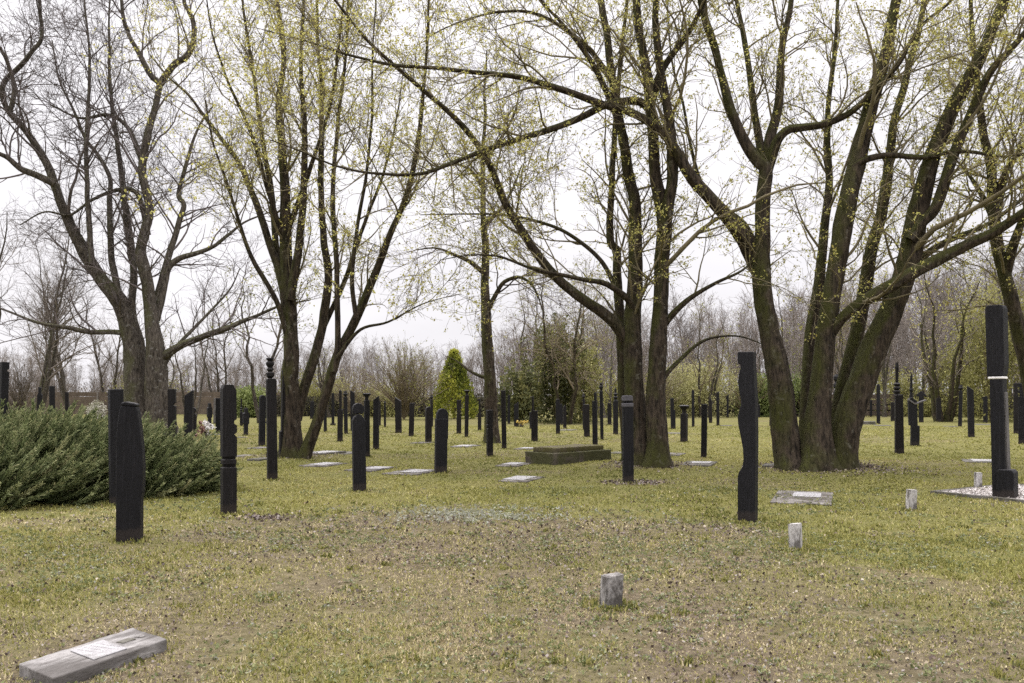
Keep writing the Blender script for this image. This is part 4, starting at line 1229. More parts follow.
hero_tree('maple_tree', 'massive many-stemmed maple with leaning mossy trunks, right of the wavy-edged post', 'tree', 822, 470, T5,
          M['bark_maple'], M['twig_maple'], M['bud'], 11, lvs(1, 1, 1.1, 1.2, 1, 3.4), dict(n=6, spread=.04, size=.025, zmin=2.6), rs=.82)

# double-trunked maple in the middle
T4 = [
    S([(641, 467), (637, 430), (634, 380), (633, 335), (636, 283), (635, 240), (634, 200), (629, 178), (623, 137), (614, 83), (606, 33), (600, 0), (594, -70), (590, -140)],
      (16, 13, 12.5, 12, 10, 9, 8.5, 8, 7, 6, 5, 3.5), (0, .1, .2, .5)),
    S([(657, 467), (657, 430), (656, 395), (658, 345), (660, 300), (663, 250), (664, 225), (659, 195), (654, 166), (651, 103), (643, 50), (636, 0), (630, -60), (626, -140)],
      (14, 12.5, 11.5, 11, 10.5, 10.5, 9.5, 9, 8.5, 8, 6.5, 5, 3.5), (-.35, -.3, -.2, -.4)),
    S([(631, 466), (627, 430), (623, 390), (620, 340), (617, 290), (615, 250), (609, 238), (612, 166), (616, 103), (622, 40), (626, 0), (630, -80)], (8, 7, 6.5, 6, 5, 4.6, 4.2, 3.6, 2.6), (.45, .6, .9, 1.4)),
    S([(664, 232), (668, 205), (672, 174), (668, 116), (661, 75), (655, 25), (656, 0), (662, -80)], (8, 7.5, 7, 6.5, 6, 5, 3.5), (-.35, -.8, -1.3), 1),
    S([(630, 345), (616, 325), (603, 313), (588, 303), (573, 292), (560, 281), (546, 265), (532, 246), (518, 224), (504, 200), (490, 165), (469, 133), (450, 113), (433, 98), (405, 74), (380, 52), (363, 35), (335, 0), (300, -45)],
      (7.5, 6.8, 6.2, 6, 5.6, 5, 4.6, 4.2, 3.8, 3.2, 2.6, 1.8), (.1, -.5, -1.4, -2.4), 0, wob=.5),
    S([(634, 310), (627, 298), (606, 284), (585, 280), (563, 275), (545, 272), (528, 267), (510, 260), (497, 256), (470, 255), (440, 260)], (4.4, 3.8, 3.2, 2.7, 2.2, 1.6, 1), (0, -1.0, -2.0), 0, wob=.5),
    S([(652, 112), (640, 102), (622, 102), (605, 105), (585, 115), (567, 123), (545, 131), (525, 137), (504, 144), (483, 151), (465, 158), (447, 165), (425, 173), (405, 175), (385, 174), (363, 172), (340, 167), (321, 160), (300, 151), (270, 140)],
      (5, 4.8, 4.5, 4.2, 3.8, 3.4, 3, 2.5, 2, 1.4), (-.2, -1.2, -2.2, -3), 1, wob=.3),
    S([(664, 325), (671, 316), (682, 305), (695, 295), (718, 282), (743, 270), (762, 250)], (4.6, 4, 3.6, 3, 2.4, 1.6), (-.3, -.8, -1.4), 1, wob=.4),
    S([(660, 385), (668, 372), (683, 357), (695, 346), (708, 339), (725, 336), (743, 337), (765, 345)], (3.6, 3.2, 2.8, 2.4, 1.8, 1.2), (-.3, .2, .8), 1, wob=.4),
    S([(652, 100), (662, 70), (690, 30), (705, 0), (725, -50)], (5, 4.5, 4, 3), (-.2, -.6, -1.2), 1),
    S([(625, 140), (610, 100), (590, 60), (566, 28), (545, 5), (520, -30)], (5.5, 4.5, 3.8, 3, 2.2), (.3, -.2, -.8), 0),
    S([(615, 85), (585, 45), (540, 15), (500, 12), (460, 22), (425, 38)], (4, 3.2, 2.6, 2, 1.2), (.4, .2, -.6), 0, wob=.6),
    S([(617, 290), (600, 260), (570, 235), (540, 222), (505, 215), (465, 214), (420, 215)], (3.2, 2.8, 2.4, 2, 1.2), (.7, 1.2, 1.5), 2, wob=.6),
]
hero_tree('maple_tree', 'tall double-trunked mossy maple with long limbs sweeping left, behind the grey-banded post', 'tree', 647, 467, T4,
          M['bark_maple'], M['twig_maple'], M['bud'], 12, lvs(1, 1, 1.1, 1.2, 1, 3.0), dict(n=6, spread=.04, size=.025, zmin=2.6), rs=.80)

# upright multi-stemmed maple on the left, well in bud
T2 = [
    S([(291, 460), (291, 430), (290, 393), (290, 323), (286, 270), (286, 200), (284, 150), (280, 100), (283, 50), (278, 0), (275, -80)], (15, 12.5, 11, 10, 9, 7, 5.5, 4.5, 3), (0, 0, .1, .4)),
    S([(303, 456), (314, 432), (326, 396), (337, 360), (353, 325), (370, 284), (388, 242), (405, 200), (416, 150), (424, 100), (428, 40), (430, -20)], (7.5, 7, 6.6, 6, 5.4, 4.6, 3.6, 2.4), (-.2, -.5, -1, -1.4)),
    S([(296, 420), (302, 395), (316, 352), (326, 305), (328, 270), (323, 235), (321, 180), (322, 100), (318, 40), (316, -40)], (7.5, 7, 6, 5.4, 5, 4, 3), (.1, .4, .8, 1.2), 0),
    S([(286, 320), (281, 278), (267, 235), (255, 200), (247, 180), (240, 165), (228, 147), (207, 119), (188, 95), (168, 77), (150, 55)], (6.5, 6, 5.4, 4.8, 4, 3, 2), (0, .2, .6, 1), 0),
    S([(288, 310), (277, 262), (272, 200), (262, 140), (254, 80), (244, 20), (236, -50)], (5.5, 4.8, 4.2, 3.4, 2.6), (.1, .8, 1.6), 0),
    S([(290, 300), (298, 250), (303, 200), (304, 130), (300, 60), (304, 0), (306, -70)], (6, 5.4, 4.6, 3.8, 2.8), (-.1, -.5, -1), 0),
    S([(334, 372), (338, 340), (337, 270), (333, 200), (338, 130), (345, 70), (348, 0), (352, -60)], (4.6, 4.2, 4, 3.6, 3, 2.4), (-.6, -.4, -.2), 1),
    S([(356, 318), (352, 280), (358, 230), (366, 180), (372, 120), (372, 60), (376, 0)], (3.6, 3.2, 2.8, 2.4, 1.8), (-1, -1.4, -1.8), 1),
    S([(290, 345), (276, 300), (254, 262), (240, 225), (226, 180), (212, 140), (205, 100)], (4.4, 3.8, 3.2, 2.6, 1.8), (0, -.6, -1.4), 0),
    S([(320, 335), (345, 280), (362, 230), (385, 170), (398, 110), (405, 60)], (4, 3.4, 2.8, 2.2, 1.4), (.5, .8, 1.4), 0),
    S([(286, 250), (268, 190), (250, 130), (228, 80), (212, 30), (205, -20)], (4, 3.4, 2.8, 2.2, 1.5), (.1, -.8, -1.6), 0),
    S([(288, 230), (310, 170), (330, 110), (338, 50), (345, -20)], (4, 3.4, 2.8, 2.2), (.1, -.3, -1), 0),
    S([(337, 358), (360, 330), (388, 322), (420, 305), (450, 296)], (3, 2.4, 1.8, 1), (-.7, -1, -1.2), 1),
]
hero_tree('maple_tree', 'slender-stemmed maple full of yellow-green buds, fanning up behind the hourglass-topped post', 'tree', 295, 459, T2,
          M['bark_maple'], M['twig_maple'], M['bud'], 13, lvs(1.2, 1.15, 1.05, 1.0, 1, 2.8, .85, .5), dict(n=5, spread=.045, size=.026, zmin=2.6), rs=.72)

# the big bare grey tree on the left, two great boles from a split base
T1 = [
    S([(144, 438), (140, 410), (137, 375), (132, 340), (119, 305), (98, 277), (84, 252), (70, 225), (53, 178), (38, 150), (25, 130), (11, 112), (4, 98), (5, 81), (18, 67), (32, 52), (42, 37), (39, 0), (36, -50)],
      (23, 17, 15.5, 12.5, 11.5, 9.5, 8.5, 7.5, 6.5, 6, 5.5, 5, 4.6, 4, 3, 2), (.2, .2, -.6, -1.4)),
    S([(160, 438), (159, 410), (157, 376), (153, 323), (147, 280), (141, 253), (145, 230), (149, 211), (145, 190), (140.5, 169), (146, 140), (151, 116), (156, 98), (160, 84), (152, 76), (140, 55), (128, 36), (122, 15), (121, 0), (118, -60)],
      (20, 15.5, 14, 10.5, 9, 8.2, 7, 6.6, 6.4, 6.2, 6, 5.6, 4.6, 4, 3, 2), (-.2, -.2, .2, .8)),
    S([(160, 84), (168, 72), (176, 63), (185, 58), (191, 49), (194, 36), (193, 21), (187, 8), (184, 0), (178, -50)], (4.8, 4.4, 4, 3.4, 2.8, 2), (.8, .4, 0), 1, wob=.4),
    S([(161, 358), (180, 346), (197, 339), (212, 333), (228, 328), (243, 321), (256, 316), (280, 306), (310, 300)], (5.5, 4.8, 4.2, 3.6, 2.6, 1.6), (-.2, -.8, -1.4), 1, wob=.3),
    S([(156, 320), (161, 300), (165, 281), (169, 267), (180, 258), (197, 253), (214, 246), (228, 235), (245, 222), (270, 212)], (4.8, 4.4, 4, 3.4, 2.6, 1.6), (-.1, .6, 1.6), 1, wob=.3),
    S([(154, 310), (162, 280), (172, 245), (179, 221), (184, 205), (178, 195), (183, 175), (190, 152), (200, 125), (214, 105)], (5, 4.6, 4.2, 3.8, 3, 2), (0, .9, 1.8), 1),
    S([(133, 345), (132, 302), (134, 270), (128, 225), (118, 150), (112, 110), (108, 60), (110, 0)], (5.2, 5, 4.6, 4, 3, 2.2), (.2, .9, 1.8), 0),
    S([(124, 318), (116, 280), (111, 253), (109, 200), (109, 176), (98, 155), (86, 138), (74, 110), (60, 80), (52, 40)], (4.6, 4.2, 3.8, 3, 2.4, 1.6), (0, 1.0, 2), 0),
    S([(128, 333), (110, 332), (88, 332), (70, 328), (56, 326), (36, 322), (10, 312), (-20, 300)], (3.6, 3.2, 2.8, 2.2, 1.4), (.1, -.5, -1.2), 0, wob=.5),
    S([(55, 184), (36, 175), (21, 169), (8, 158), (0, 154), (-30, 140)], (4.6, 4.2, 3.8, 3), (-.9, -1.4, -2), 0, wob=.4),
    S([(148, 235), (138, 195), (118, 190), (92, 200), (70, 215), (45, 212), (20, 225)], (3.6, 3.2, 2.6, 2, 1.4), (.4, 0, -.8), 1, wob=.5),
    S([(142, 160), (128, 128), (108, 115), (80, 118), (50, 105)], (3.4, 3, 2.4, 1.6), (.4, 1, 1.6), 1),
    S([(92, 265), (88, 200), (86, 160), (88, 110), (90, 60), (84, 10), (80, -40)], (3.6, 3.2, 2.8, 2.2, 1.6), (-.7, -.2, .6), 0),
    S([(160, 372), (178, 345), (200, 322), (228, 292), (240, 268)], (3, 2.6, 2, 1.4), (-.2, .8, 1.8), 1),
    S([(10, 112), (14, 90), (6, 60), (-10, 30)], (3.2, 2.8, 2.2), (-1.3, -1.5, -1.8), 0),
]
hero_tree('old_tree', 'great bare grey tree with a split double bole and crooked limbs, behind the juniper', 'tree', 152, 436, T1,
          M['bark_grey'], M['twig_grey'], None, 14, lvs(1, .9, .9, .9, 0, 3.2, 1.3, .1, .012, 1.6), None, rs=.80)

# thin dark tree near the middle
T3 = [
    S([(492, 444), (491, 410), (490, 375), (487, 330), (485, 290), (484, 240), (483, 200), (483, 158), (485, 120), (484, 90), (487, 50)], (7.5, 6.4, 6, 5.4, 4.6, 3.8, 3.2, 2.4, 1.5), (0, 0, .1)),
    S([(487, 312), (494, 298), (502, 284), (510, 279), (518, 277), (526, 280), (532, 285), (538, 296), (542, 310)], (3, 2.7, 2.3, 1.8, 1), (0, -.2, -.6), 0, wob=.3),
    S([(489, 378), (480, 376), (470, 371), (458, 362), (447, 356)], (2, 1.6, 1), (0, .2, .6), 0, wob=.3),
    S([(486, 275), (470, 262), (455, 255), (436, 248), (415, 250)], (2.6, 2.2, 1.6, 1), (0, -.5, -1), 0),
    S([(484, 225), (500, 210), (512, 190), (522, 165)], (2.4, 2, 1.4), (0, .6, 1.2), 0),
    S([(484, 190), (470, 170), (450, 160), (440, 140)], (2.2, 1.8, 1.2), (0, .4, .9), 0),
    S([(484, 160), (500, 140), (515, 112), (520, 85)], (2.2, 1.8, 1.2), (0, -.4, -1), 0),
]
hero_tree('thin_tree', 'thin straight dark tree with a drooping side branch, behind the deeply grooved post', 'tree', 491, 443, T3,
          M['bark_maple'], M['twig_grey'], M['bud'], 15, lvs(1.2, 1.1, 1, 1, 1, 2.8, .85, .05, .03, 1.3), dict(n=1, spread=.02, size=.022))

# leaning tree at the right edge
T6 = [
    S([(1046, 470), (1036, 410), (1026, 365), (1018, 330), (1009, 290), (1002, 262), (996, 235), (993, 205), (990, 170), (982, 120), (976, 70), (972, 10), (970, -60)], (11, 9.5, 8.6, 8, 7.4, 6.6, 6, 5.2, 4.4, 3.6, 2.8), (0, .1, .4, .8)),
    S([(1005, 275), (1015, 240), (1030, 200), (1050, 150)], (5, 4.4, 3.6, 2.6), (.2, -.4, -1), 0),
    S([(993, 210), (1002, 180), (1020, 150), (1040, 125)], (4, 3.4, 2.6), (.4, 0, -.4), 0),
    S([(994, 220), (982, 195), (965, 170), (945, 150)], (3.4, 3, 2.2, 1.4), (.4, .8, 1.4), 0),
]
hero_tree('maple_tree', 'mossy maple leaning in over the tallest post at the right edge of the view', 'tree', 1046, 468, T6,
          M['bark_maple'], M['twig_maple'], M['bud'], 16, lvs(1.3, 1.2, 1.1, 1.1, 1, 3.0, 1, .1), dict(n=7, spread=.045, size=.026, zmin=2.8))

# ------------------------------------------------------------------ spreading juniper
def juniper():
    rng = R(41)
    cx, cy = -7.55, 13.9
    z0 = float(gz(cx, cy))
    root = empty('juniper_shrub', (cx, cy, z0))
    tag(root, 'wide spreading dark green juniper with feathery upswept sprays beside the tall plain post', 'shrub')
    # one spray: a stem with side shoots
    def spray(seed):
        r = R(seed); A = Acc(); n = 26
        tt = np.linspace(.05, 1, n)
        st = np.stack([tt, 0 * tt, .22 * tt ** 2 - .08 * tt], 1)
        V, q = tubes(st[None] * np.array([1, 1, 1.0]), np.linspace(.006, .002, n)[None], 3)
        A.add(V, [q], np.zeros(len(V)) + .05)
        bp = np.repeat(st, 4, 0); tb = np.repeat(tt, 4)
        m = len(bp)
        sgn = np.where(r.random(m) < .5, -1, 1)
        ax = unit(np.stack([.85 + 0 * tb, sgn * (.22 + .36 * r.random(m)), .2 * r.normal(size=m) + .12], 1))
        ln = (.11 + .10 * r.random(m)) * (1.25 - .8 * tb)
        c = bp + ax * ln[:, None] * .5
        u = ax * ln[:, None] * .55
        v = unit(np.cross(ax, r.normal(size=(m, 3)))) * .012
        Vq = np.stack([c - u, c + v, c + u, c - v], 1).reshape(-1, 3)
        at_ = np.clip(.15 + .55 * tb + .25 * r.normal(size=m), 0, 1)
        A.add(Vq, [np.arange(m * 4).reshape(m, 4)], np.repeat(at_, 4))
        return np.concatenate(A.V), A.F, np.concatenate(A.A)
    sp = [spray(50 + i) for i in range(4)]
    A = Acc(); W = Acc()
    n = 4600
    # lumps: (x, y, rx, ry, h)
    lumps = [(-1.2, .3, 2.3, 2.0, 1.10), (.1, .5, 1.7, 1.7, 1.14), (-2.9, -.2, 2.0, 1.9, .78), (1.35, .7, 1.25, 1.3, .85), (-.6, -.9, 2.0, 1.2, .85), (1.9, .5, .75, .75, .5), (-3.4, 1.2, 2, 1.7, .85)]
    ar = np.array([l[2] * l[3] for l in lumps]); ar /= ar.sum()
    for k in range(n):
        l = lumps[rng.choice(len(lumps), p=ar)]
        a = rng.random() * 2 * PI; s = rng.random() ** .5
        e = s * PI / 2
        px_, py_ = l[0] + l[2] * math.sin(e) * math.cos(a), l[1] + l[3] * math.sin(e) * math.sin(a)
        h = l[4] * (math.cos(e) ** .75)
        dep = rng.random() ** 1.6 * .35
        h = max(h - dep * .6, .02); 
        # outward, swept up to one side
        d = np.array([math.cos(a) * math.sin(e) * .6 + .62, math.sin(a) * math.sin(e) * .6 - .1, .50 + .35 * math.cos(e)]) + .27 * rng.normal(size=3)
        if h < .2: d[2] = abs(d[2]) * .5 + .12
        d = d / np.linalg.norm(d)
        L = .46 + .48 * rng.random()
        side = np.cross([0, 0, 1], d); side /= np.linalg.norm(side); up = np.cross(d, side)
        rl = rng.normal() * .7
        sd = side * math.cos(rl) + up * math.sin(rl); u2 = np.cross(d, sd)
        B = np.stack([d, sd, u2]) * L
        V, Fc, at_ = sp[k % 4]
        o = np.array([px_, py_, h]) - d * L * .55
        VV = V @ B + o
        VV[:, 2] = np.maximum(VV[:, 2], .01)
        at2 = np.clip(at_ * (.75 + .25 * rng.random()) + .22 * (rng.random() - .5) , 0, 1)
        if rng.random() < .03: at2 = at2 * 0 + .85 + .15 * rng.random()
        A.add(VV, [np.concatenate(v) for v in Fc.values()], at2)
    for k in range(150):
        l = lumps[rng.choice(len(lumps), p=ar)]
        a = rng.random() * 2 * PI; s = .4 + .5 * rng.random()
        e = np.array([l[0] + l[2] * s * math.cos(a), l[1] + l[3] * s * math.sin(a), l[4] * math.sqrt(1 - s * s) * .8])
        b0 = np.array([l[0] + .2 * rng.normal(), l[1] + .2 * rng.normal(), 0])
        P = np.stack([b0, b0 * .5 + e * .5 + [0, 0, -.1], e])
        V, q = tubes(resample(P, 8)[None], np.linspace(.025, .006, 8)[None], 5); W.add(V, [q])
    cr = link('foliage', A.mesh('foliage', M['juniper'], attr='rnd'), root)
    link('branches', W.mesh('branches', M['juniper_wood'], smooth=True), root)


juniper()
# ------------------------------------------------------------------ shrubs, conifers, far trees
def blob_shrub(name, label, cat, cx, yb, wpx, hpx, leafm, seed, n=5000, size=.07, depth=1.0, conical=False, lumps=9, group=None, stemm=None, dark=0.0, loose=.12, open_=0.0):
    rng = R(seed); d = depth_of(yb) if yb < 1000 else yb
    s = d / F; x = (cx - 512) * s; W = wpx * s / 2; H = hpx * s
    z = float(gz(x, d)) if d < 75 else 0.0
    root = empty(name, (x, d, z)); tag(root, label, cat, group)
    # stems
    A = Acc()
    P = []
    for i in range(10):
        a = rng.random() * 2 * PI; r = W * .7 * rng.random()
        e = np.array([math.cos(a) * r, math.sin(a) * r * depth, H * (.5 + .35 * rng.random())])
        if conical: e = np.array([r * .1 * math.cos(a), r * .1 * math.sin(a), H * .9])
        P.append(resample(np.array([[e[0] * .1, e[1] * .1, -.1], e * .5 + rng.normal(size=3) * .1 * W, e]), 8))
    V, q = tubes(np.stack(P), np.linspace(.05, .012, 8)[None] * np.ones((10, 1)) * min(1, H / 2), 5)
    A.add(V, [q])
    link('stems', A.mesh('stems', stemm or M['twig_olive'], smooth=True), root)
    # leaf clumps
    if conical:
        t = rng.random(n) ** .75; hz = t * H
        prof = W * np.where(t < .12, .72 + 2.3 * t, 1.0) * (1 - t) ** .85 * (1.36)
        a = rng.random(n) * 2 * PI
        rr = prof * (1 - .45 * rng.random(n) ** 2) * (1 + .16 * (fbm(a * 2, hz * 2.2 / max(s * 30, .5), seed, 3) - .5) * 2)
        c = np.stack([np.cos(a) * rr, np.sin(a) * rr * depth, hz + .03], 1)
        ax = unit(np.stack([np.cos(a) * .6, np.sin(a) * .6, 1.2 + 0 * a], 1))
    else:
        cs = []
        for i in range(lumps):
            a = rng.random() * 2 * PI; r = rng.random() ** .6
            lr = .34 + .26 * rng.random()
            cx_, cy_ = math.cos(a) * r * W * (1 - lr * .8), math.sin(a) * r * W * depth * (1 - lr * .8)
            cz = H * (.30 + .42 * rng.random() * (1 - r * .5))
            m = n // lumps
            v = unit(rng.normal(size=(m, 3))) * (1 - .55 * rng.random((m, 1)) ** 1.5)
            cs.append(np.array([cx_, cy_, cz]) + v * np.array([W * lr, W * depth * lr, min(H - cz, H * lr * 1.05)]) )
        c = np.concatenate(cs)
        lowm = rng.random(len(c)) < .12
        c[lowm, 2] *= rng.random(lowm.sum())
        ax = None
    c = c + rng.normal(size=c.shape) * loose * size * 4
    c[:, 2] = np.maximum(c[:, 2], .03)
    if open_ > 0:
        k = vnoise(c[:, 0] * 2.2 / max(W, .5) * 2, c[:, 2] * 2.2 / max(H, .5) * 2 + c[:, 1], seed) > open_
        c = c[k]
        if ax is not None: ax = ax[k]
    at_ = np.clip(.12 + .75 * vnoise(c[:, 0] * 3 / max(W, .4) + 9, c[:, 2] * 3 / max(H, .4) + c[:, 1] * .7, seed + 3) + .18 * rng.normal(size=len(c)) - dark, 0, 1)
    V, q, a = leafq(c, rng, size, at_, ax, .5)
    B = Acc(); B.add(V, [q], a)
    link('foliage', B.mesh('foliage', leafm, attr='rnd'), root)
    return root


blob_shrub('golden_thuja', 'bright yellow-green cone-shaped thuja, the only golden one', 'conifer', 454, 418.5, 40, 67, M['thuja_gold'], 61, 9000, .10, conical=True, loose=.25, dark=.03)
blob_shrub('olive_conifer', 'ragged dark olive evergreen behind the slender round-topped post', 'evergreen', 556, 423, 56, 104, M['thuja_dark'], 65, 9000, .11, lumps=22, open_=.40, loose=1.1)
blob_shrub('olive_conifer', 'low dark evergreen behind the yellow flowers', 'evergreen', 522, 421, 44, 58, M['thuja_dark'], 66, 6000, .11, lumps=14, open_=.3, loose=.9)
blob_shrub('olive_conifer', 'yellowish ragged evergreen at the end of the dark group by the mossy tomb', 'evergreen', 584, 421.5, 34, 84, M['shrub_olive'], 67, 4500, .10, lumps=18, open_=.30, loose=1.0)
for i, (cx, yb, wp, hp, mt, lab) in enumerate([
        (385, 416.8, 90, 30, 'shrub_olive', 'low pale olive shrub over the hedge left of the golden thuja'),
        (626, 417, 60, 40, 'shrub_olive', 'olive shrub peeping out left of the double-trunked maple'),
        (690, 416.2, 120, 40, 'willow', 'light green shrub row seen right of the double-trunked maple'),
        (805, 416.4, 60, 50, 'shrub_green', 'green shrub showing between the foot stems of the thick maple'),
        (900, 415.8, 70, 46, 'shrub_olive', 'thin olive shrub behind the ringed spike post'),
        (955, 416.8, 60, 70, 'shrub_olive', 'tall pale olive shrub behind the birch'),
        (320, 415.6, 80, 44, 'shrub_olive', 'pale olive shrub behind the mossy leaning stem of the slender-stemmed maple'),
        (150, 414.5, 80, 40, 'shrub_olive', 'faint olive shrub over the board fence behind the great grey tree')]):
    blob_shrub('leafing_shrub', lab, 'shrub', cx, yb, wp, hp, M[mt], 160 + i, 6500, .085, lumps=18, open_=.30, loose=1.0)
blob_shrub('round_shrub', 'rounded light green shrub at the end of the board fence', 'shrub', 250, 417.5, 44, 34, M['shrub_green'], 71, 7000, .09, lumps=12)
blob_shrub('round_shrub', 'soft green shrub right behind the wavy-edged post', 'shrub', 757, 416.5, 56, 44, M['shrub_green'], 72, 8000, .10, lumps=12)
blob_shrub('willow_shrub', 'pale yellowish airy shrub behind the crown-capped post', 'shrub', 704, 417, 96, 58, M['willow'], 73, 11000, .075, lumps=16, open_=.25, loose=.8)
blob_shrub('leafing_tree', 'olive-green leafing tree behind the tallest post', 'tree', 992, 422, 96, 150, M['shrub_olive'], 74, 15000, .085, lumps=22, open_=.34, loose=.9)
blob_shrub('round_shrub', 'low olive shrub at the foot of the birch', 'shrub', 918, 417, 60, 20, M['shrub_olive'], 75, 2600, .09, lumps=8)
blob_shrub('round_shrub', 'pale flowering bush showing over the juniper against the board fence', 'shrub', 100, 419, 26, 20, leafmat('pale_bloom', [(0, (.12, .13, .06)), (.5, (.35, .34, .26)), (1, (.6, .58, .52))], .3), 76, 1500, .07, lumps=6)


# clipped bare hedge, piece by piece along the far side
def hedge(x0, x1, yb, hpx, label, seed, mat=None):
    rng = R(seed); d = depth_of(yb); s = d / F; L = (x1 - x0) * s; H = hpx * s; n = int(L * 900)
    root = empty('hedge', (((x0 + x1) / 2 - 512) * s, d, 0)); tag(root, label, 'hedge')
    x = (rng.random(n) - .5) * L; y = (rng.random(n) - .5) * 1.2; z = H * (rng.random(n)) * (.85 + .3 * fbm(x * .6, x * 0, seed, 3))
    ax = unit(np.stack([.3 * rng.normal(size=n), .3 * rng.normal(size=n), np.ones(n)], 1))
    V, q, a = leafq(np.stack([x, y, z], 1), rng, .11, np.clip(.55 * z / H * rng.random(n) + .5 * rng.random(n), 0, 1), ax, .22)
    A = Acc(); A.add(V, [q], a)
    link('foliage', A.mesh('foliage', mat or M['hedge'], attr='rnd'), root)
    m = int(L / .35); P = np.zeros((m, 3, 3)); P[:, :, 0] = ((np.arange(m) + .5) / m - .5)[:, None] * L + rng.normal(size=(m, 3)) * .06
    P[:, :, 1] = rng.normal(size=(m, 3)) * .15; P[:, 1, 2] = H * .45; P[:, 2, 2] = H * .9
    V, q = tubes(P, np.full((m, 3), .02), 4); A = Acc(); A.add(V, [q])
    link('stems', A.mesh('stems', M['twig_far'], smooth=True), root)


hedge(262, 432, 416.5, 21, 'dark brownish clipped hedge between the board fence end and the golden thuja', 81)
hedge(588, 800, 416, 22, 'dark hedge under the airy pale shrub and the soft green shrub', 82)
hedge(798, 905, 415.5, 15, 'low hedge glimpsed between the thick maple and the birch', 83)
hedge(470, 515, 417, 22, 'dark hedge stretch behind the thin dark tree', 84)
hedge(960, 1080, 416.5, 24, 'dark hedge running out of view beneath the leafing olive-green tree', 85)

# bare fan-shaped tan shrubs
def bare_shrub(cx, yb, wpx, hpx, label, seed, mat, n=60, name='bare_shrub', droop=0.0, leafm=None):
    rng = R(seed); d = depth_of(yb); s = d / F; x = (cx - 512) * s; W = wpx * s / 2; H = hpx * s
    root = empty(name, (x, d, float(gz(x, d)))); tag(root, label, 'shrub' if name == 'bare_shrub' else 'tree')
    k = 10; t = np.linspace(0, 1, k)
    a = rng.random(n) * 2 * PI; r = W * rng.random(n) ** .6; h = H * (1 - .45 * (r / W) ** 2) * (.7 + .35 * rng.random(n))
    P = np.stack([np.cos(a)[:, None] * r[:, None] * t ** 1.3, np.sin(a)[:, None] * r[:, None] * t ** 1.3, h[:, None] * t ** .85], 2) + rng.normal(size=(n, k, 3)) * .012 * H * t[None, :, None]
    Rr = np.linspace(.03, .006, k)[None] * np.ones((n, 1)) * H / 4
    V, q = tubes(P, Rr, 5); st = Acc(); st.add(V, [q])
    link('stems', st.mesh('stems', mat, smooth=True), root)
    B = spawn(P, Rr, rng, 1.6 * 4 / H, .25, H * .28, 32, .2, 6, .6, .008, .14, .03 - droop)
    B2 = spawn(*B, rng, 2.6 * 4 / H, .2, H * .13, 34, .15, 5, .7, .006, .15, .03 - droop)
    tw = Acc()
    for b_ in (B, B2):
        V, q = tubes(*b_, 3); tw.add(V, [q])
    cr = link('twigs', tw.mesh('twigs', mat, smooth=True), root)
    if leafm is not None:
        c = alongpts(B2[0], rng, 1, .2); V, q, a_ = leafq(c, rng, .05); A = Acc(); A.add(V, [q], a_)
        link('leaves', A.mesh('leaves', leafm, attr='rnd'), cr)


bare_shrub(404, 419.5, 104, 80, 'large bare tan shrub fanning out left of the golden thuja', 91, M['twig_tan'], 110, leafm=M['bud_green'])
bare_shrub(352, 418, 62, 52, 'smaller bare tan shrub above the hedge right of the slender-stemmed maple', 92, M['twig_tan'], 60)
bare_shrub(655, 417.5, 86, 60, 'bare tan shrub half hidden behind the double-trunked maple', 93, M['twig_tan'], 70, leafm=M['bud_green'])
bare_shrub(745, 416.8, 70, 52, 'bare straw-coloured shrub over the hedge behind the wavy-edged post', 94, M['twig_tan'], 60, leafm=M['bud_green'])
bare_shrub(22, 421, 74, 64, 'thicket-like bare brown shrub beyond the juniper at the left edge of the view', 95, M['twig_far'], 70)


# single far trees ---------------------------------------------------------
def lvf(n1=1.0, n2=1.0, n3=1.0, H=10, leaf=0, up=.2, droop=0.0, zmin=1.6, rm=.011, l1=.26):
    return [dict(per_len=1.5 * n1, tmin=.15, length=H * l1, ang=44, up=up, k=8, rfac=.55, rmin=rm, wig=.15, trop=.04 - droop, sides=4, zmin=zmin),
            dict(per_len=2.1 * n2, tmin=.18, length=H * .125, ang=44, up=up * .6, k=6, rfac=.65, rmin=rm * .75, wig=.17, trop=.02 - droop * 1.6, sides=3),
            dict(per_len=2.3 * n3, tmin=.1, length=H * .065, ang=42, up=.1, k=4, rfac=.75, rmin=rm * .55, wig=.18, trop=.02 - droop * 2.2, sides=3, leaf=leaf)]


def one(name, label, cx, yb, ytop, seed, nst, spread, mat, barkm, r0=.12, leafm=None, leaf=0, group=None, d=None, size=.06, n=2, **kw):
    d = d or depth_of(yb); s = d / F; H = EYE + (HZ - ytop) * s
    tr, tw, lp, rng = grow_arrays(seed, H * .88, nst, spread, lvf(H=H, leaf=leaf, **kw), r0)
    root = far_tree(name, tr, tw, lp, rng, barkm, mat, leafm, size, n)
    x = (cx - 512) * s
    root.location = (x, d, float(gz(x, d)) if d < 75 else 0)
    tag(root, label, 'tree', group)
    return root


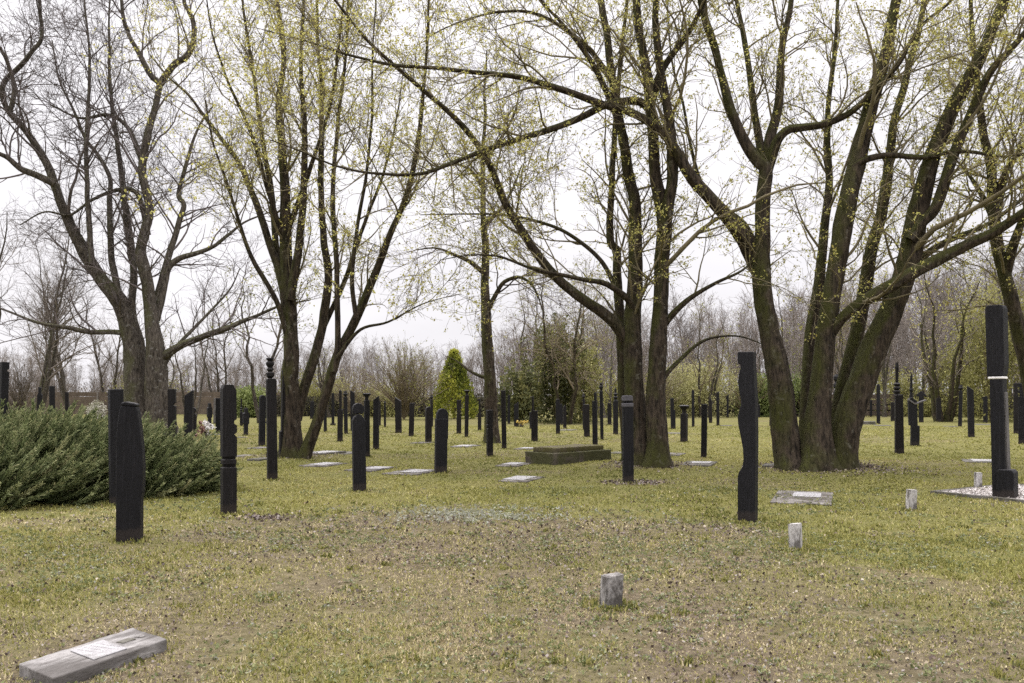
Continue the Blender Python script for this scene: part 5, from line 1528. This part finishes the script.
one('birch_tree', 'multi-stemmed birch with pale yellow young leaves beyond the ringed spike posts', 943, 421.5, 262, 101, 5, .17, M['twig_far'], M['bark_maple'], .17, M['bud'], 1, size=.065, n=1, n2=.9, n3=.8)
one('weeping_tree', 'brown weeping tree with hanging fine twigs in front of the dark conifers', 566, 424, 232, 102, 3, .16, M['twig_tan'], M['bark_maple'], .13, M['bud_green'], 1, droop=.10, n1=1.9, n2=1.7, n3=1.6, size=.045, n=1)
one('weeping_tree', 'greyer weeping tree rising behind the thin dark tree and the yellow flowers', 531, 419, 262, 103, 3, .15, M['twig_far'], M['bark_maple'], .12, None, 0, droop=.09, n1=1.8, n2=1.6, n3=1.5)
one('sapling', 'forked leafless sapling leaning right above the slant-topped post', 191, 425, 292, 104, 3, .20, M['twig_far'], M['bark_grey'], .085, zmin=2.4, n1=.8)
one('bare_tree', 'thin leaning bare tree between the round green shrub and the maple stems', 264, 423, 210, 105, 2, .10, M['twig_far'], M['bark_grey'], .13, M['bud_green'], 1, zmin=3)
one('bare_tree', 'leafless tree with a crooked bole at the left edge of the view, beyond the juniper', 30, 422, 190, 106, 3, .16, M['twig_far'], M['bark_grey'], .15, zmin=2.2, n1=1.5, n2=1.4)
one('bare_tree', 'slight leafless tree over the fence between the edge tree and the great grey tree', 74, 416, 215, 107, 3, .17, M['twig_far'], M['bark_grey'], .13, zmin=2.2, n1=1.5, n2=1.4)
one('bare_tree', 'leafless tree over the fence close to the left side of the great grey bole', 112, 414.5, 240, 108, 3, .16, M['twig_far'], M['bark_grey'], .12, zmin=2.2)
one('bare_tree', 'small leafless tree over the fence above the plain square post', 222, 414.5, 262, 109, 3, .18, M['twig_far'], M['bark_grey'], .12, zmin=2.2)
one('bare_tree', 'leafless tree standing outside the left edge, its twigs reaching into view', -22, 424, 160, 110, 3, .18, M['twig_far'], M['bark_grey'], .17, zmin=2.2)
one('bare_tree', 'slim dark tree behind the right side of the thick maple, left of the birch', 884, 417, 240, 111, 2, .10, M['twig_wood_hazed'], M['bark_grey'], .13, n1=1.1)
one('bare_tree', 'slim dark tree close behind the birch stems on their left', 921, 416.5, 235, 112, 2, .09, M['twig_wood_hazed'], M['bark_grey'], .13, n1=1.1)
one('bare_tree', 'slim dark tree rising between the birch and the leafing olive-green tree', 963, 416.5, 225, 113, 2, .09, M['twig_wood_hazed'], M['bark_grey'], .14, n1=1.1)
one('bare_tree', 'small leafless tree seen between the wavy-edged post and the thick maple', 772, 415.5, 318, 114, 3, .16, M['twig_wood_hazed'], M['bark_grey'], .10)

for i, (cx, yb, yt, lab) in enumerate([
        (333, 417.4, 312, 'airy budding tree seen through the stems of the slender-stemmed maple'),
        (424, 416.6, 334, 'low budding tree rising over the bare tan shrub, left of the golden thuja'),
        (606, 418, 276, 'brown budding tree filling the gap left of the double-trunked maple'),
        (702, 417.4, 296, 'brown budding tree over the pale airy shrub behind the crown-capped post'),
        (796, 417, 268, 'budding tree showing between the first two stems of the thick maple'),
        (858, 416.6, 246, 'budding tree showing behind the rightmost stem of the thick maple'),
        (1006, 418, 236, 'tall budding tree behind the tallest post'),
        (166, 415, 300, 'budding tree over the board fence just right of the great grey tree')]):
    one('budding_tree', lab, cx, yb, yt, 180 + i, 3, .17, M['twig_tan'] if i % 2 else M['twig_far'], M['bark_grey'], .12, M['bud_green'], 1, size=.06, n=1, n1=1.1, n2=1.1, n3=.9, zmin=1.4)

# the far leafless wood, one mass
A = Acc(); B = Acc(); rng = R(120)
protos = []
for i in range(5):
    H = 10
    tr, tw, lp, r_ = grow_arrays(130 + i, H * .88, 3, .11, [
        dict(per_len=2.0, tmin=.12, length=H * .24, ang=40, up=.3, k=6, rfac=.55, rmin=.014, wig=.15, trop=.05, sides=3, zmin=1.0),
        dict(per_len=2.6, tmin=.15, length=H * .11, ang=42, up=.2, k=5, rfac=.65, rmin=.012, wig=.17, trop=.03, sides=3),
        dict(per_len=2.0, tmin=.1, length=H * .075, ang=46, up=.05, k=3, rfac=.75, rmin=.010, wig=.18, trop=.02, sides=3)], .08)
    protos.append((tr, np.concatenate(tw.V), [np.concatenate(v) for v in tw.F.values()]))


def wood_h(px):
    # height of the skyline of the wood along the picture
    return np.interp(px, [-300, 0, 120, 250, 330, 420, 470, 520, 600, 700, 780, 860, 920, 1024, 1300], [330, 338, 352, 345, 338, 348, 345, 322, 305, 302, 292, 280, 262, 250, 240])


for row, (d, nrow, f) in enumerate(((80, 84, .74), (90, 110, .90), (102, 130, 1.0))):
    for k in range(nrow):
        px = -260 + 1560 * (k + .5 + .7 * (rng.random() - .5)) / nrow
        s = d / F; x = (px - 512) * s; y = d + 6 * (rng.random() - .5)
        H = EYE + (HZ - wood_h(px)) * s * f * (.82 + .36 * rng.random())
        if px < 260 : H *= .95
        tr, V, Fq = protos[rng.integers(5)]
        sc = H / 9.5; a = rng.random() * 2 * PI
        Rm = np.array([[math.cos(a), math.sin(a), 0], [-math.sin(a), math.cos(a), 0], [0, 0, 1]]) * np.array([sc, sc, sc])
        off = np.array([x, y, 0])
        A.add(tr[0] @ Rm + off, [tr[1]]); B.add(V @ Rm + off, Fq)
root = empty('distant_wood', (0, 90, 0)); tag(root, 'distant brownish leafless wood closing the view behind the cemetery', 'wood', kind='stuff')
o = link('trunks', A.mesh('trunks', M['twig_wood_hazed'], (0, 90, 0), True), root); o['kind'] = 'stuff'
o = link('twigs', B.mesh('twigs', M['twig_wood_hazed'], (0, 90, 0), True), root); o['kind'] = 'stuff'
# undergrowth below it
n = 60000; rng = R(140)
x = rng.uniform(-85, 85, n); y = rng.uniform(79, 112, n)
z = 2.2 * rng.random(n) ** 1.3 * (.5 + vnoise(x * .15, y * .15, 5))
V, q, a = leafq(np.stack([x, y, z], 1), rng, .22, None, unit(np.stack([.4 * rng.normal(size=n), .4 * rng.normal(size=n), np.ones(n)], 1)), .12)
A = Acc(); A.add(V, [q], a)
o = link('undergrowth', A.mesh('undergrowth', leafmat('undergrowth_stems', [(0, (.05, .04, .034)), (.6, (.11, .088, .072)), (1, (.17, .14, .10))], .1), attr='rnd'))
tag(o, 'brown leafless undergrowth at the foot of the distant wood', 'undergrowth', kind='stuff')
bpy.context.view_layer.update()
